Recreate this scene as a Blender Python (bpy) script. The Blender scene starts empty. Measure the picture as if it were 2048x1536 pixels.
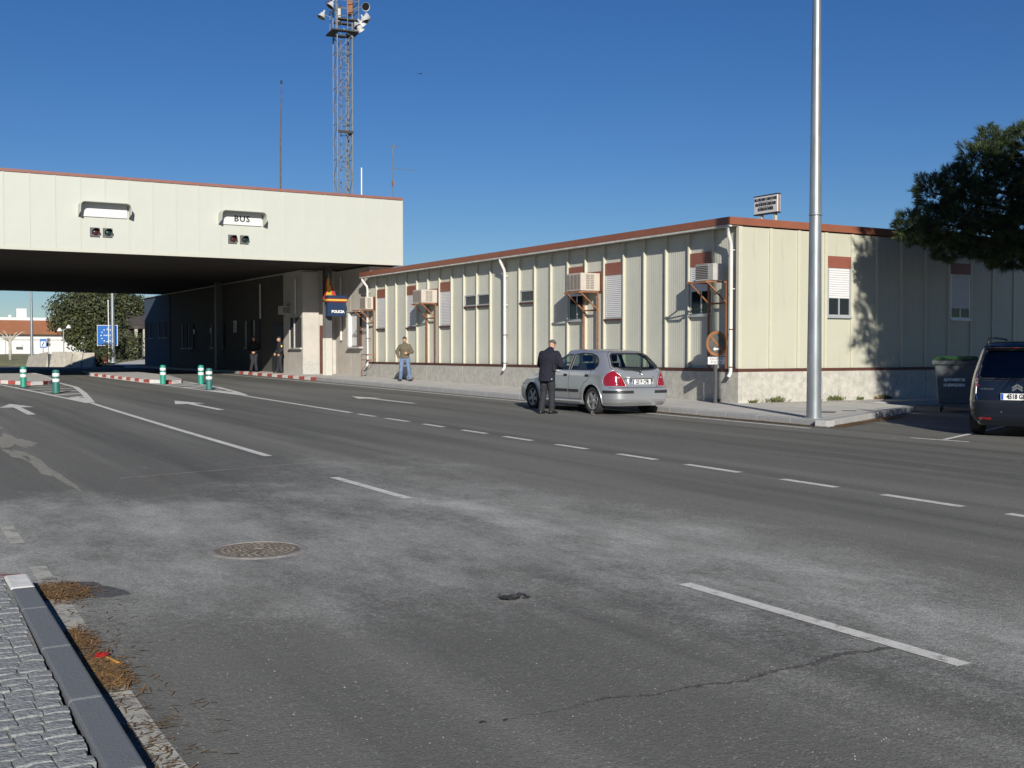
import bpy, bmesh, math, random
import numpy as np
from math import sin, cos, pi, radians, sqrt, atan2
from mathutils import Vector, Matrix
random.seed(7)
sc = bpy.context.scene
COL = sc.collection

# ------------------------------------------------------------ camera, sky, sun, exposure
YAW = radians(30.5); PIT = -math.atan(65 / 2280.0)
cam_d = bpy.data.cameras.new('camera'); cam = bpy.data.objects.new('camera', cam_d); COL.objects.link(cam)
cam.location = (0, 0, 1.68)
cam_d.sensor_width = 36.0; cam_d.lens = 2280.0 / 2048 * 36
cam_d.clip_end = 6000; cam_d.clip_start = 0.05
fw = Vector((sin(YAW) * cos(PIT), cos(YAW) * cos(PIT), sin(PIT)))
cam.rotation_euler = fw.to_track_quat('-Z', 'Y').to_euler()
sc.camera = cam

SUN_EL = radians(22.5); SUN_AZ = radians(22.0)       # light travels towards +X*sin, +Y*cos
world = bpy.data.worlds.new('World'); sc.world = world; world.use_nodes = True
wn = world.node_tree; bg = wn.nodes['Background']
sky = wn.nodes.new('ShaderNodeTexSky'); sky.sky_type = 'NISHITA'; sky.sun_disc = False
sky.sun_elevation = SUN_EL; sky.sun_rotation = SUN_AZ + pi
sky.air_density = 1.0; sky.dust_density = 0.0; sky.ozone_density = 6.0; sky.altitude = 250
hsv = wn.nodes.new('ShaderNodeHueSaturation'); hsv.inputs['Saturation'].default_value = 1.15; hsv.inputs['Hue'].default_value = .51
wn.links.new(sky.outputs[0], hsv.inputs['Color']); wn.links.new(hsv.outputs[0], bg.inputs[0]); bg.inputs[1].default_value = 0.057
sun_d = bpy.data.lights.new('sun', 'SUN'); sun_d.energy = 4.9; sun_d.angle = radians(0.53); sun_d.color = (1, .95, .86)
sun = bpy.data.objects.new('sun', sun_d); COL.objects.link(sun)
ld = Vector((sin(SUN_AZ) * cos(SUN_EL), cos(SUN_AZ) * cos(SUN_EL), -sin(SUN_EL)))
sun.rotation_euler = ld.to_track_quat('-Z', 'Y').to_euler(); sun.location = (-20, -40, 30)
sc.view_settings.view_transform = 'Standard'; sc.view_settings.look = 'None'
sc.view_settings.exposure = 0.28; sc.view_settings.gamma = 1.0; sc.view_settings.use_curve_mapping = False

# ------------------------------------------------------------ materials
def mat(name, col, rough=.7, metal=0., var=.12, scale=3., bump=0., bscale=40., spec=.5, stain=None, coat=0., stretch=None, detail=5):
    m = bpy.data.materials.new(name); m.use_nodes = True; t = m.node_tree; N = t.nodes; L = t.links
    b = N['Principled BSDF']; b.inputs['Roughness'].default_value = rough; b.inputs['Metallic'].default_value = metal
    b.inputs['Specular IOR Level'].default_value = spec; b.inputs['Coat Weight'].default_value = coat
    b.inputs['Base Color'].default_value = (*col, 1)
    tc = N.new('ShaderNodeTexCoord'); mp = N.new('ShaderNodeMapping'); L.new(tc.outputs['Object'], mp.inputs[0])
    if stretch: mp.inputs['Scale'].default_value = stretch
    if var:
        n = N.new('ShaderNodeTexNoise'); n.inputs['Scale'].default_value = scale; n.inputs['Detail'].default_value = detail; n.inputs['Roughness'].default_value = .65
        L.new(mp.outputs[0], n.inputs['Vector'])
        r = N.new('ShaderNodeValToRGB'); r.color_ramp.elements[0].position = .3; r.color_ramp.elements[1].position = .7
        r.color_ramp.elements[0].color = (*[c * (1 - var) for c in col], 1); r.color_ramp.elements[1].color = (*[min(1, c * (1 + var)) for c in col], 1)
        L.new(n.outputs['Fac'], r.inputs[0]); out = r.outputs[0]
        if stain:                                     # (colour, scale, threshold, stretch)
            n2 = N.new('ShaderNodeTexNoise'); n2.inputs['Scale'].default_value = stain[1]; n2.inputs['Detail'].default_value = 6; n2.inputs['Roughness'].default_value = .7
            mp2 = N.new('ShaderNodeMapping'); L.new(tc.outputs['Object'], mp2.inputs[0]); mp2.inputs['Scale'].default_value = stain[3]; mp2.inputs['Location'].default_value = (3.1, 7.7, 1.3)
            L.new(mp2.outputs[0], n2.inputs['Vector'])
            mr = N.new('ShaderNodeMapRange'); mr.inputs['From Min'].default_value = stain[2]; mr.inputs['From Max'].default_value = stain[2] + .14; L.new(n2.outputs['Fac'], mr.inputs[0])
            mx = N.new('ShaderNodeMix'); mx.data_type = 'RGBA'; L.new(mr.outputs[0], mx.inputs['Factor']); L.new(out, mx.inputs['A']); mx.inputs['B'].default_value = (*stain[0], 1); out = mx.outputs['Result']
        L.new(out, b.inputs['Base Color'])
    if bump:
        nb = N.new('ShaderNodeTexNoise'); nb.inputs['Scale'].default_value = bscale; nb.inputs['Detail'].default_value = 4; L.new(mp.outputs[0], nb.inputs['Vector'])
        bp = N.new('ShaderNodeBump'); bp.inputs['Strength'].default_value = min(1, bump); bp.inputs['Distance'].default_value = .02; L.new(nb.outputs['Fac'], bp.inputs['Height']); L.new(bp.outputs[0], b.inputs['Normal'])
    return m

def asphalt_mat():
    m = bpy.data.materials.new('asphalt'); m.use_nodes = True; t = m.node_tree; N = t.nodes; L = t.links
    b = N['Principled BSDF']; b.inputs['Roughness'].default_value = .85; b.inputs['Specular IOR Level'].default_value = .3
    tc = N.new('ShaderNodeTexCoord')
    def noise(scale, stretch=(1, 1, 1), detail=5, rough=.6, loc=(0, 0, 0)):
        mp = N.new('ShaderNodeMapping'); L.new(tc.outputs['Object'], mp.inputs[0]); mp.inputs['Scale'].default_value = stretch; mp.inputs['Location'].default_value = loc
        n = N.new('ShaderNodeTexNoise'); n.inputs['Scale'].default_value = scale; n.inputs['Detail'].default_value = detail; n.inputs['Roughness'].default_value = rough
        L.new(mp.outputs[0], n.inputs['Vector']); return n.outputs['Fac']
    def rng(s, a, c, lo=0., hi=1.):
        r = N.new('ShaderNodeMapRange'); L.new(s, r.inputs[0]); r.inputs['From Min'].default_value = a; r.inputs['From Max'].default_value = c; r.inputs['To Min'].default_value = lo; r.inputs['To Max'].default_value = hi; return r.outputs[0]
    def ma(op, a, c):
        x = N.new('ShaderNodeMath'); x.operation = op
        for i, v in enumerate((a, c)):
            if isinstance(v, (int, float)): x.inputs[i].default_value = v
            else: L.new(v, x.inputs[i])
        return x.outputs[0]
    def mix(f, a, c, mode='MIX'):
        x = N.new('ShaderNodeMix'); x.data_type = 'RGBA'; x.blend_type = mode
        if isinstance(f, (int, float)): x.inputs['Factor'].default_value = f
        else: L.new(f, x.inputs['Factor'])
        for k, v in (('A', a), ('B', c)):
            if isinstance(v, tuple): x.inputs[k].default_value = (*v, 1)
            else: L.new(v, x.inputs[k])
        return x.outputs['Result']
    sep = N.new('ShaderNodeSeparateXYZ'); L.new(tc.outputs['Object'], sep.inputs[0])
    X, Y = sep.outputs['X'], sep.outputs['Y']
    base = mix(rng(noise(.5, (1, .25, 1), 6), .3, .7), (.127, .125, .112), (.189, .185, .164))
    # wheel tracks: long streaks along the road
    base = mix(rng(noise(1.3, (1, .035, 1), 5, .6, (5, 3, 0)), .44, .64, 0, .85), base, (.222, .218, .194))
    base = mix(rng(noise(.9, (1, .03, 1), 4, .6, (11, 6, 0)), .47, .66, 0, .8), base, (.082, .081, .073))
    # pale dust: a band along the lane line, a wash round the manhole, thin traces elsewhere
    wob = ma('SUBTRACT', noise(.45, (1, .7, 1), 6, .65, (2, 9, 0)), .5)
    band = ma('MULTIPLY', rng(ma('ABSOLUTE', ma('ADD', ma('SUBTRACT', X, 5.6), ma('MULTIPLY', wob, 3.8)), 0), 2.0, .2), rng(ma('ADD', Y, ma('MULTIPLY', wob, 8)), 17, 11))
    wash = ma('MULTIPLY', ma('MULTIPLY', rng(ma('ADD', Y, ma('MULTIPLY', wob, 7)), 13.4, 11.6), rng(ma('ADD', Y, ma('MULTIPLY', wob, 6)), 5.2, 8.2)), rng(ma('ADD', X, ma('MULTIPLY', wob, 3)), 6.2, 4.2))
    fray = rng(noise(1.1, (1, .45, 1), 8, .75, (4, 1, 0)), .30, .66, .2, 1)
    dust = ma('MULTIPLY', ma('MAXIMUM', ma('MULTIPLY', band, 1.0), ma('MULTIPLY', wash, .85)), fray)
    gr1 = ma('SUBTRACT', noise(26, (1, 1, 1), 4, .7, (1, 1, 0)), .5); gr2 = ma('SUBTRACT', noise(85, (1, 1, 1), 2, .7, (2, 1, 0)), .5); gr3 = ma('SUBTRACT', noise(5.5, (1, .6, 1), 6, .75, (6, 1, 0)), .5)
    dust = rng(ma('ADD', ma('ADD', dust, ma('MULTIPLY', gr3, .55)), ma('ADD', ma('MULTIPLY', gr1, 1.0), ma('MULTIPLY', gr2, .9))), .12, 1.15)
    base = mix(dust, base, (.60, .60, .555))
    # pale scuffed spots
    sp = rng(noise(1.7, (1, .8, 1), 7, .75, (8, 2, 0)), .63, .72)
    near = rng(Y, 26, 9)
    base = mix(ma('MULTIPLY', ma('MULTIPLY', sp, near), .55), base, (.46, .46, .45))
    # aggregate
    ag = noise(70, (1, 1, 1), 3, .7)
    base = mix(rng(ag, .34, .68, 0, .62), base, (.072, .071, .063))
    vo = N.new('ShaderNodeTexVoronoi'); vo.inputs['Scale'].default_value = 60; L.new(tc.outputs['Object'], vo.inputs['Vector'])
    wn_ = N.new('ShaderNodeTexWhiteNoise'); L.new(vo.outputs['Position'], wn_.inputs[0])
    chip = ma('MULTIPLY', ma('LESS_THAN', vo.outputs['Distance'], ma('MULTIPLY', wn_.outputs['Value'], .33)), ma('GREATER_THAN', wn_.outputs['Value'], .90))
    base = mix(ma('MULTIPLY', chip, .32), base, (.55, .55, .53))
    L.new(base, b.inputs['Base Color'])
    bp = N.new('ShaderNodeBump'); bp.inputs['Strength'].default_value = .7; bp.inputs['Distance'].default_value = .008
    L.new(ma('ADD', ag, ma('MULTIPLY', noise(18, (1, 1, 1), 3), .8)), bp.inputs['Height']); L.new(bp.outputs[0], b.inputs['Normal'])
    return m

def glass_mat(name, tint, gl=.12):
    m = bpy.data.materials.new(name); m.use_nodes = True; t = m.node_tree; N = t.nodes; L = t.links
    N.remove(N['Principled BSDF']); out = N['Material Output']
    tr = N.new('ShaderNodeBsdfTransparent'); tr.inputs[0].default_value = (*tint, 1)
    g = N.new('ShaderNodeBsdfGlossy'); g.inputs['Roughness'].default_value = .03; g.inputs[0].default_value = (.9, .95, 1, 1)
    lw = N.new('ShaderNodeLayerWeight'); lw.inputs['Blend'].default_value = .5; f = N.new('ShaderNodeMath'); f.operation = 'POWER'; L.new(lw.outputs['Facing'], f.inputs[0]); f.inputs[1].default_value = 3.2
    a = N.new('ShaderNodeMath'); a.operation = 'ADD'; a.use_clamp = True; L.new(f.outputs[0], a.inputs[0]); a.inputs[1].default_value = gl - .04
    mx = N.new('ShaderNodeMixShader'); L.new(a.outputs[0], mx.inputs[0]); L.new(tr.outputs[0], mx.inputs[1]); L.new(g.outputs[0], mx.inputs[2]); L.new(mx.outputs[0], out.inputs[0])
    return m

M = {}
M['asphalt'] = asphalt_mat()
M['paint'] = mat('road_paint', (.60, .59, .545), .8, var=.15, scale=6, stain=((.22, .215, .20), 11, .545, (1, 1, 1)), bump=.3, bscale=90)
M['paint_worn'] = mat('worn_road_paint', (.40, .39, .34), .85, var=.2, scale=8, stain=((.20, .195, .185), 7, .50, (1, 1, 1)), bump=.4, bscale=80)
M['crack'] = mat('crack_dark', (.085, .084, .082), .95, var=.5, scale=30, bump=.8, bscale=60)
M['tar'] = mat('dark_patch', (.075, .076, .08), .9, var=.3, scale=14, bump=.6, bscale=60)
M['sand'] = mat('sandy_patch', (.235, .225, .19), .95, var=.25, scale=10, bump=.5, bscale=60)
M['pave'] = mat('pavement_concrete', (.46, .445, .415), .9, var=.14, scale=1.6, bump=.35, bscale=50, stain=((.36, .345, .32), 1.2, .60, (1, 1, 1)))
M['kerb'] = mat('kerb_granite', (.33, .33, .325), .85, var=.16, scale=26, bump=.3, bscale=90, stain=((.2, .2, .195), 3, .62, (1, 1, 1)))
M['kerb_near'] = mat('kerb_granite_blue', (.145, .155, .165), .8, var=.22, scale=120, bump=.35, bscale=140)
M['sett'] = mat('sett_granite', (.235, .245, .243), .88, var=.35, scale=40, bump=.7, bscale=60, stain=((.34, .325, .27), 9, .60, (1, 1, 1)))
M['joint'] = mat('joint_mortar', (.225, .22, .20), .95, var=.3, scale=20, bump=.6, bscale=60)
M['red_paint'] = mat('red_kerb_paint', (.42, .085, .07), .8, var=.25, scale=9, stain=((.35, .24, .2), 8, .66, (1, 1, 1)))
M['red_faded'] = mat('faded_red_kerb_paint', (.22, .115, .105), .85, var=.25, scale=9, stain=((.2, .19, .18), 8, .56, (1, 1, 1)))
M['white_paint'] = mat('white_kerb_paint', (.66, .65, .61), .8, var=.15, scale=9, stain=((.4, .38, .35), 7, .64, (1, 1, 1)))
M['plinth'] = mat('plinth_concrete', (.42, .405, .36), .92, var=.22, scale=7, bump=.6, bscale=36, stain=((.27, .25, .21), 5, .60, (1, 1, .35)), detail=8)
M['cream'] = mat('cream_sheet', (.455, .45, .36), .42, var=.035, scale=.9, stain=((.36, .345, .26), 1.6, .63, (1.6, 1.6, .12)))
M['cream_left'] = mat('cream_sheet_weathered_lit', (.50, .495, .425), .55, var=.06, scale=1.2, stain=((.38, .37, .30), 1.8, .61, (1.4, 1.4, .12)))  # weathered sheet, base lightened to make up for grazing sun on this side
M['batten'] = mat('cream_batten', (.50, .485, .385), .4, var=.05, scale=3)
M['chipped'] = mat('chipped_white_paint', (.47, .46, .40), .8, var=.06, scale=6, stain=((.10, .09, .08), 7, .665, (1, 1, .45)))
M['canopy'] = mat('canopy_sheet', (.455, .47, .42), .45, var=.03, scale=.8, stain=((.37, .375, .32), 1.3, .64, (1.8, 1.8, .12)))
M['canopy_trim'] = mat('canopy_trim', (.47, .47, .40), .4, var=.03)
M['brown'] = mat('brown_fascia', (.24, .085, .05), .5, var=.1, scale=1.4)
M['brown_dk'] = mat('dark_brown_flashing', (.085, .028, .018), .6, var=.2, scale=4)
M['brown_cap'] = mat('canopy_cap_brown', (.22, .095, .075), .55, var=.08)
M['lintel'] = mat('brown_lintel', (.235, .082, .055), .45, var=.08, scale=3)
M['shutter'] = mat('roller_shutter', (.62, .62, .62), .5, var=.04, scale=4)
M['alu'] = mat('aluminium_frame', (.56, .57, .58), .35, metal=.5, var=.06)
M['dark_glass'] = mat('dark_window_glass', (.012, .014, .016), .04, var=0, spec=.6)
M['grey_glass'] = mat('grey_window_glass', (.075, .08, .082), .12, var=.1, spec=.6)
M['pvc'] = mat('white_pvc_pipe', (.60, .59, .56), .4, var=.08, scale=3, stain=((.5, .4, .3), 3, .7, (1, 1, .4)))
M['gutter'] = mat('gutter_zinc', (.50, .49, .45), .6, var=.25, scale=4)
M['rust'] = mat('rusty_angle_iron', (.25, .105, .048), .85, var=.35, scale=12, bump=.3, bscale=60)
M['ac'] = mat('ac_casing', (.46, .41, .35), .55, var=.08, scale=4)
M['ac_grille'] = mat('ac_grille', (.22, .19, .165), .7, var=.12, scale=10)
M['ac_grey'] = mat('ac_grey_casing', (.42, .40, .37), .6, var=.1)
M['ac_dark'] = mat('ac_dark_coil', (.06, .058, .055), .7, var=.3, scale=20)
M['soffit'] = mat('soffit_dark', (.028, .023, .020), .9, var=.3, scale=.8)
M['galv'] = mat('galvanised_steel', (.29, .315, .33), .42, metal=.6, var=.22, scale=5, stretch=(1, 1, .25))
M['steel_grey'] = mat('grey_tower_steel', (.125, .135, .14), .65, metal=.2, var=.2, scale=3)
M['black_steel'] = mat('black_platform_steel', (.03, .03, .032), .7, var=.2)
M['white'] = mat('white_enamel', (.62, .62, .61), .4, var=.05)
M['render_wall'] = mat('grey_render', (.46, .425, .38), .9, var=.09, scale=2, bump=.25, bscale=60, stain=((.36, .33, .29), 1.5, .62, (1, 1, .3)))
M['render_shade'] = mat('render_shade_tone', (.085, .078, .068), .9, var=.12, scale=2, bump=.25, bscale=60)  # office render coloured darker to deepen the shade under the canopy
M['slab'] = mat('base_slab', (.40, .385, .36), .85, var=.12, scale=6, bump=.3, bscale=60)
M['skylit_wall'] = mat('render_skylight_blue', (.055, .08, .11), .85, var=.12, scale=2)  # office wall tinted blue for the skylight in open shade
M['police_blue'] = mat('police_blue', (.016, .035, .085), .35, var=.06)
M['red'] = mat('flag_red', (.55, .03, .02), .7, var=.08)
M['band_red'] = mat('band_dark_red', (.20, .03, .02), .6, var=.1)
M['yellow'] = mat('flag_yellow', (.62, .42, .05), .7, var=.08)
M['black'] = mat('black_rubber', (.018, .018, .019), .6, var=.1)
M['black_text'] = mat('black_lettering', (.015, .015, .015), .6, var=0)
M['grey_text'] = mat('faded_lettering', (.16, .17, .19), .7, var=.2, scale=40)
M['white_text'] = mat('white_lettering', (.8, .8, .78), .6, var=0)
M['dark_grey'] = mat('dark_grey_paint', (.085, .085, .088), .55, var=.12)
M['bollard'] = mat('green_bollard', (.012, .23, .155), .5, var=.12, scale=8, stain=((.05, .2, .15), 12, .66, (1, 1, 1)))
M['bollard_dk'] = mat('dark_green_bollard', (.02, .135, .115), .55, var=.15, scale=8, stain=((.06, .15, .13), 12, .62, (1, 1, 1)))
M['reflector'] = mat('white_reflective_band', (.66, .66, .66), .35, var=.05, scale=12)
M['cast_iron'] = mat('cast_iron', (.165, .145, .118), .75, metal=.2, var=.4, scale=16, bump=.5, bscale=50)
M['iron_ring'] = mat('iron_ring', (.26, .24, .22), .7, metal=.2, var=.25, scale=20)
M['silver'] = mat('silver_car_paint', (.60, .61, .62), .30, metal=.72, var=.02, scale=2, coat=.6)
M['navy_car'] = mat('navy_car_paint', (.015, .020, .033), .28, metal=.5, var=.02, coat=.8)
M['car_glass'] = glass_mat('car_glass', (.60, .68, .64), .10)
M['mpv_glass'] = glass_mat('tinted_glass', (.05, .055, .06), .10)
M['car_trim'] = mat('black_car_trim', (.022, .023, .025), .5, var=.08)
M['interior'] = mat('car_interior', (.05, .05, .052), .8, var=.15)
M['tail_red'] = mat('tail_lamp_red', (.25, .008, .014), .12, var=.05, scale=20, coat=1., spec=.8)
M['tail_clear'] = mat('tail_lamp_clear', (.42, .24, .23), .15, var=.05, coat=1.)
M['tail_dark'] = mat('tail_lamp_dark', (.20, .008, .012), .15, var=.05, coat=1.)
M['alloy'] = mat('alloy_rim', (.40, .40, .40), .4, metal=.7, var=.05)
M['tyre'] = mat('tyre_rubber', (.022, .022, .022), .85, var=.2, scale=20)
M['chrome'] = mat('chrome', (.75, .76, .78), .15, metal=1., var=0)
M['plate'] = mat('plate_white', (.78, .78, .77), .4, var=.02)
M['plate_blue'] = mat('plate_blue', (.02, .09, .45), .4, var=0)
M['headlamp'] = mat('headlamp_glass', (.6, .62, .64), .1, var=.05, coat=1.)
M['skin'] = mat('skin', (.47, .26, .18), .55, var=.1, scale=10)
M['hair_grey'] = mat('grey_hair', (.085, .08, .068), .9, var=.3, scale=60, bump=.6, bscale=90)
M['hair_dark'] = mat('dark_hair', (.03, .02, .015), .85, var=.3, scale=60, bump=.6, bscale=90)
M['navy'] = mat('navy_jacket_cloth', (.0065, .008, .018), .9, var=.18, scale=7, bump=.5, bscale=9)
M['slate'] = mat('slate_trouser_cloth', (.018, .019, .024), .85, var=.15, scale=7, bump=.5, bscale=11)
M['olive'] = mat('olive_sweater_wool', (.115, .095, .062), .9, var=.15, scale=9, bump=.6, bscale=12)
M['denim'] = mat('blue_denim', (.12, .175, .29), .85, var=.3, scale=7, bump=.5, bscale=11)
M['black_cloth'] = mat('black_cloth', (.012, .012, .014), .85, var=.15, bump=.5, bscale=9)
M['shoe_black'] = mat('black_shoe', (.014, .013, .013), .35, var=.1)
M['shoe_brown'] = mat('brown_shoe', (.06, .035, .025), .6, var=.1)
M['badge'] = mat('badge_yellow', (.7, .55, .1), .6, var=0)
M['eye'] = mat('eye_dark', (.03, .02, .018), .3, var=0)
M['bin_grey'] = mat('bin_grey_plastic', (.085, .095, .10), .5, var=.1, scale=6)
M['bin_side'] = mat('bin_grey_rim', (.15, .16, .155), .5, var=.1)
M['bin_green'] = mat('bin_green_lid', (.03, .095, .025), .5, var=.12)
M['needles'] = mat('pine_needles', (.020, .036, .012), .7, var=.35, scale=2.5)
M['needles_lt'] = mat('pine_needles_light', (.060, .085, .024), .7, var=.3, scale=2.5)
M['bark'] = mat('bark', (.11, .075, .05), .95, var=.4, scale=9, bump=.8, bscale=20, stretch=(1, 1, .3))
M['leaf_a'] = mat('dark_olive_leaves', (.030, .040, .013), .7, var=.4, scale=.9)
M['leaf_b'] = mat('mid_olive_leaves', (.062, .070, .022), .7, var=.35, scale=.9)
M['dry'] = mat('dry_needles', (.27, .14, .045), .95, var=.4, scale=12)
M['dry_dk'] = mat('dry_needles_brown', (.16, .105, .05), .95, var=.4, scale=14)
M['weed'] = mat('weed_green', (.10, .115, .035), .8, var=.3, scale=12)
M['grass'] = mat('verge_grass', (.17, .17, .075), .95, var=.4, scale=.9, bump=.6, bscale=6, stain=((.30, .27, .2), .35, .54, (1, 1, 1)), detail=8)
M['old_conc'] = mat('old_concrete', (.40, .37, .31), .92, var=.22, scale=3, bump=.4, bscale=20, stain=((.22, .2, .17), 2.5, .58, (1, 1, .25)))
M['flood_white'] = mat('floodlight_enamel', (.42, .43, .43), .5, var=.08)
M['sig_red'] = mat('signal_lens_red', (.055, .012, .012), .25, var=.1)
M['sig_green'] = mat('signal_lens_green', (.010, .030, .028), .25, var=.1)
M['whip'] = mat('weathered_whip', (.10, .072, .062), .8, var=.4, scale=3)
M['wall_white'] = mat('white_wall', (.60, .60, .59), .7, var=.03)
M['orange_roof'] = mat('orange_roof', (.24, .095, .045), .8, var=.10, scale=.7)
M['eu_blue'] = mat('sign_blue', (.02, .115, .37), .4, var=.04)
M['sign_yel'] = mat('sign_star', (.78, .74, .5), .5, var=0)
M['dark_wall'] = mat('shade_dark_wall', (.06, .05, .045), .9, var=.3, scale=1.5)  # dark tone stands in for shade on the far house
M['orange_red'] = mat('red_hydrant', (.50, .055, .03), .5, var=.1)
M['sign_orange'] = mat('faded_orange_border', (.27, .105, .035), .6, var=.25, scale=6)
M['sign_face'] = mat('faded_dark_sign_face', (.085, .085, .075), .5, var=.3, scale=6)
M['rubber'] = mat('torn_rubber', (.02, .02, .022), .75, var=.3, scale=30)
M['wrap_red'] = mat('red_wrapper', (.30, .018, .014), .3, var=.1)
M['wrap_orange'] = mat('orange_scrap', (.6, .3, .05), .5, var=.1)

# ------------------------------------------------------------ mesh helpers
class MB:
    def __init__(s): s.v = []; s.f = []; s.mi = []; s.cur = 0
    def add(s, vs, fs):
        b = len(s.v); s.v += [tuple(map(float, v)) for v in vs]
        for f in fs: s.f.append(tuple(int(i) + b for i in f)); s.mi.append(s.cur)
        return s
    def box(s, x0, x1, y0, y1, z0, z1, m=None):
        v = [Vector(p) for p in ((x0, y0, z0), (x1, y0, z0), (x1, y1, z0), (x0, y1, z0), (x0, y0, z1), (x1, y0, z1), (x1, y1, z1), (x0, y1, z1))]
        if m is not None: v = [m @ p for p in v]
        return s.add(v, [(3, 2, 1, 0), (4, 5, 6, 7), (0, 1, 5, 4), (1, 2, 6, 5), (2, 3, 7, 6), (3, 0, 4, 7)])
    def prism(s, poly, d0, d1, M4=None):              # poly in local xy, extruded z d0..d1
        n = len(poly); v = [Vector((p[0], p[1], d0)) for p in poly] + [Vector((p[0], p[1], d1)) for p in poly]
        if M4 is not None: v = [M4 @ p for p in v]
        return s.add(v, [tuple(range(n - 1, -1, -1)), tuple(range(n, 2 * n))] + [(i, (i + 1) % n, n + (i + 1) % n, n + i) for i in range(n)])
    def tube(s, path, r, n=8, caps=True, rs=None):
        P = [Vector(p) for p in path]; vs = []; fs = []; ref = None
        for i, p in enumerate(P):
            t = (P[min(i + 1, len(P) - 1)] - P[max(i - 1, 0)])
            t = t.normalized() if t.length > 1e-9 else Vector((0, 0, 1))
            if ref is None:
                ref = Vector((1, 0, 0)) if abs(t.x) < .9 else Vector((0, 1, 0))
            u = (ref - t * ref.dot(t)).normalized(); w = t.cross(u); ref = u
            rr = rs[i] if rs else r
            for k in range(n):
                a = 2 * pi * k / n; vs.append(p + (u * cos(a) + w * sin(a)) * rr)
        for i in range(len(P) - 1):
            for k in range(n):
                fs.append((i * n + k, i * n + (k + 1) % n, (i + 1) * n + (k + 1) % n, (i + 1) * n + k))
        if caps: fs.append(tuple(range(n - 1, -1, -1))); fs.append(tuple((len(P) - 1) * n + k for k in range(n)))
        return s.add(vs, fs)
    def bar(s, p0, p1, w, h=None, up=(0, 0, 1)):      # rectangular bar between two points
        h = h or w; p0 = Vector(p0); p1 = Vector(p1); t = (p1 - p0).normalized(); up = Vector(up)
        if abs(t.dot(up)) > .95: up = Vector((0, 1, 0)) if abs(t.y) < .9 else Vector((1, 0, 0))
        u = t.cross(up).normalized() * (w / 2); q = u.cross(t).normalized() * (h / 2)
        v = [p0 - u - q, p0 + u - q, p0 + u + q, p0 - u + q, p1 - u - q, p1 + u - q, p1 + u + q, p1 - u + q]
        return s.add(v, [(0, 1, 2, 3), (7, 6, 5, 4), (0, 4, 5, 1), (1, 5, 6, 2), (2, 6, 7, 3), (3, 7, 4, 0)])
    def lathe(s, prof, c=(0, 0, 0), n=20, M4=None):   # profile (r,z)
        vs = []; fs = []
        for r, z in prof:
            for k in range(n):
                a = 2 * pi * k / n; p = Vector((c[0] + r * cos(a), c[1] + r * sin(a), c[2] + z)); vs.append(M4 @ p if M4 is not None else p)
        for i in range(len(prof) - 1):
            for k in range(n): fs.append((i * n + k, i * n + (k + 1) % n, (i + 1) * n + (k + 1) % n, (i + 1) * n + k))
        fs.append(tuple(range(n - 1, -1, -1))); fs.append(tuple((len(prof) - 1) * n + k for k in range(n)))
        return s.add(vs, fs)
    def loft(s, rings):                               # list of equal-length point rings, capped
        n = len(rings[0]); vs = [p for r in rings for p in r]; fs = []
        for i in range(len(rings) - 1):
            for k in range(n): fs.append((i * n + k, i * n + (k + 1) % n, (i + 1) * n + (k + 1) % n, (i + 1) * n + k))
        fs.append(tuple(range(n - 1, -1, -1))); fs.append(tuple((len(rings) - 1) * n + k for k in range(n)))
        return s.add(vs, fs)
    def ball(s, c, r, n=12, m=8, sc_=(1, 1, 1), R=None):
        prof = []; vs = []; fs = []
        for i in range(m + 1):
            a = pi * i / m
            for k in range(n):
                b = 2 * pi * k / n; p = Vector((sin(a) * cos(b) * r * sc_[0], sin(a) * sin(b) * r * sc_[1], -cos(a) * r * sc_[2]))
                if R is not None: p = R @ p
                vs.append(p + Vector(c))
        for i in range(m):
            for k in range(n): fs.append((i * n + k, i * n + (k + 1) % n, (i + 1) * n + (k + 1) % n, (i + 1) * n + k))
        return s.add(vs, fs)

WL = {}
def link(o): COL.objects.link(o); return o
def thing(name, label, cat, loc=(0, 0, 0), rz=0., group=None):
    o = link(bpy.data.objects.new(name, None)); o.location = loc; o.rotation_euler = (0, 0, rz); o.empty_display_size = .2
    o['label'] = label; o['category'] = cat
    if group: o['group'] = group
    WL[o.name] = Vector(loc); return o
def tag(o, label, cat, group=None):
    o['label'] = label; o['category'] = cat
    if group: o['group'] = group
    return o
def root_loc(p):
    while p.parent is not None: p = p.parent
    return WL.get(p.name, Vector((0, 0, 0)))
def mk(name, mb, mats, parent=None, smooth=False, world=True, bevel=0., kind=None, label=None):
    """one mesh object; with world=True vertices are in world space and the root sits unrotated at its base"""
    off = root_loc(parent) if (parent is not None and world) else Vector((0, 0, 0))
    me = bpy.data.meshes.new(name)
    me.from_pydata([(v[0] - off.x, v[1] - off.y, v[2] - off.z) for v in mb.v], [], mb.f)
    if isinstance(mats, (list, tuple)):
        for k in mats: me.materials.append(M[k])
        me.polygons.foreach_set('material_index', mb.mi)
    else: me.materials.append(M[mats])
    bm = bmesh.new(); bm.from_mesh(me); bmesh.ops.recalc_face_normals(bm, faces=bm.faces); bm.to_mesh(me); bm.free()
    if smooth:
        me.polygons.foreach_set('use_smooth', [True] * len(me.polygons))
        if smooth == 'auto': me.set_sharp_from_angle(angle=radians(38))
    me.update()
    o = link(bpy.data.objects.new(name, me))
    if parent is not None: o.parent = parent
    if bevel:
        b = o.modifiers.new('bevel', 'BEVEL'); b.width = bevel; b.segments = 2; b.limit_method = 'ANGLE'
    if kind: o['kind'] = kind
    if label: o['label'] = label
    return o
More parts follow.
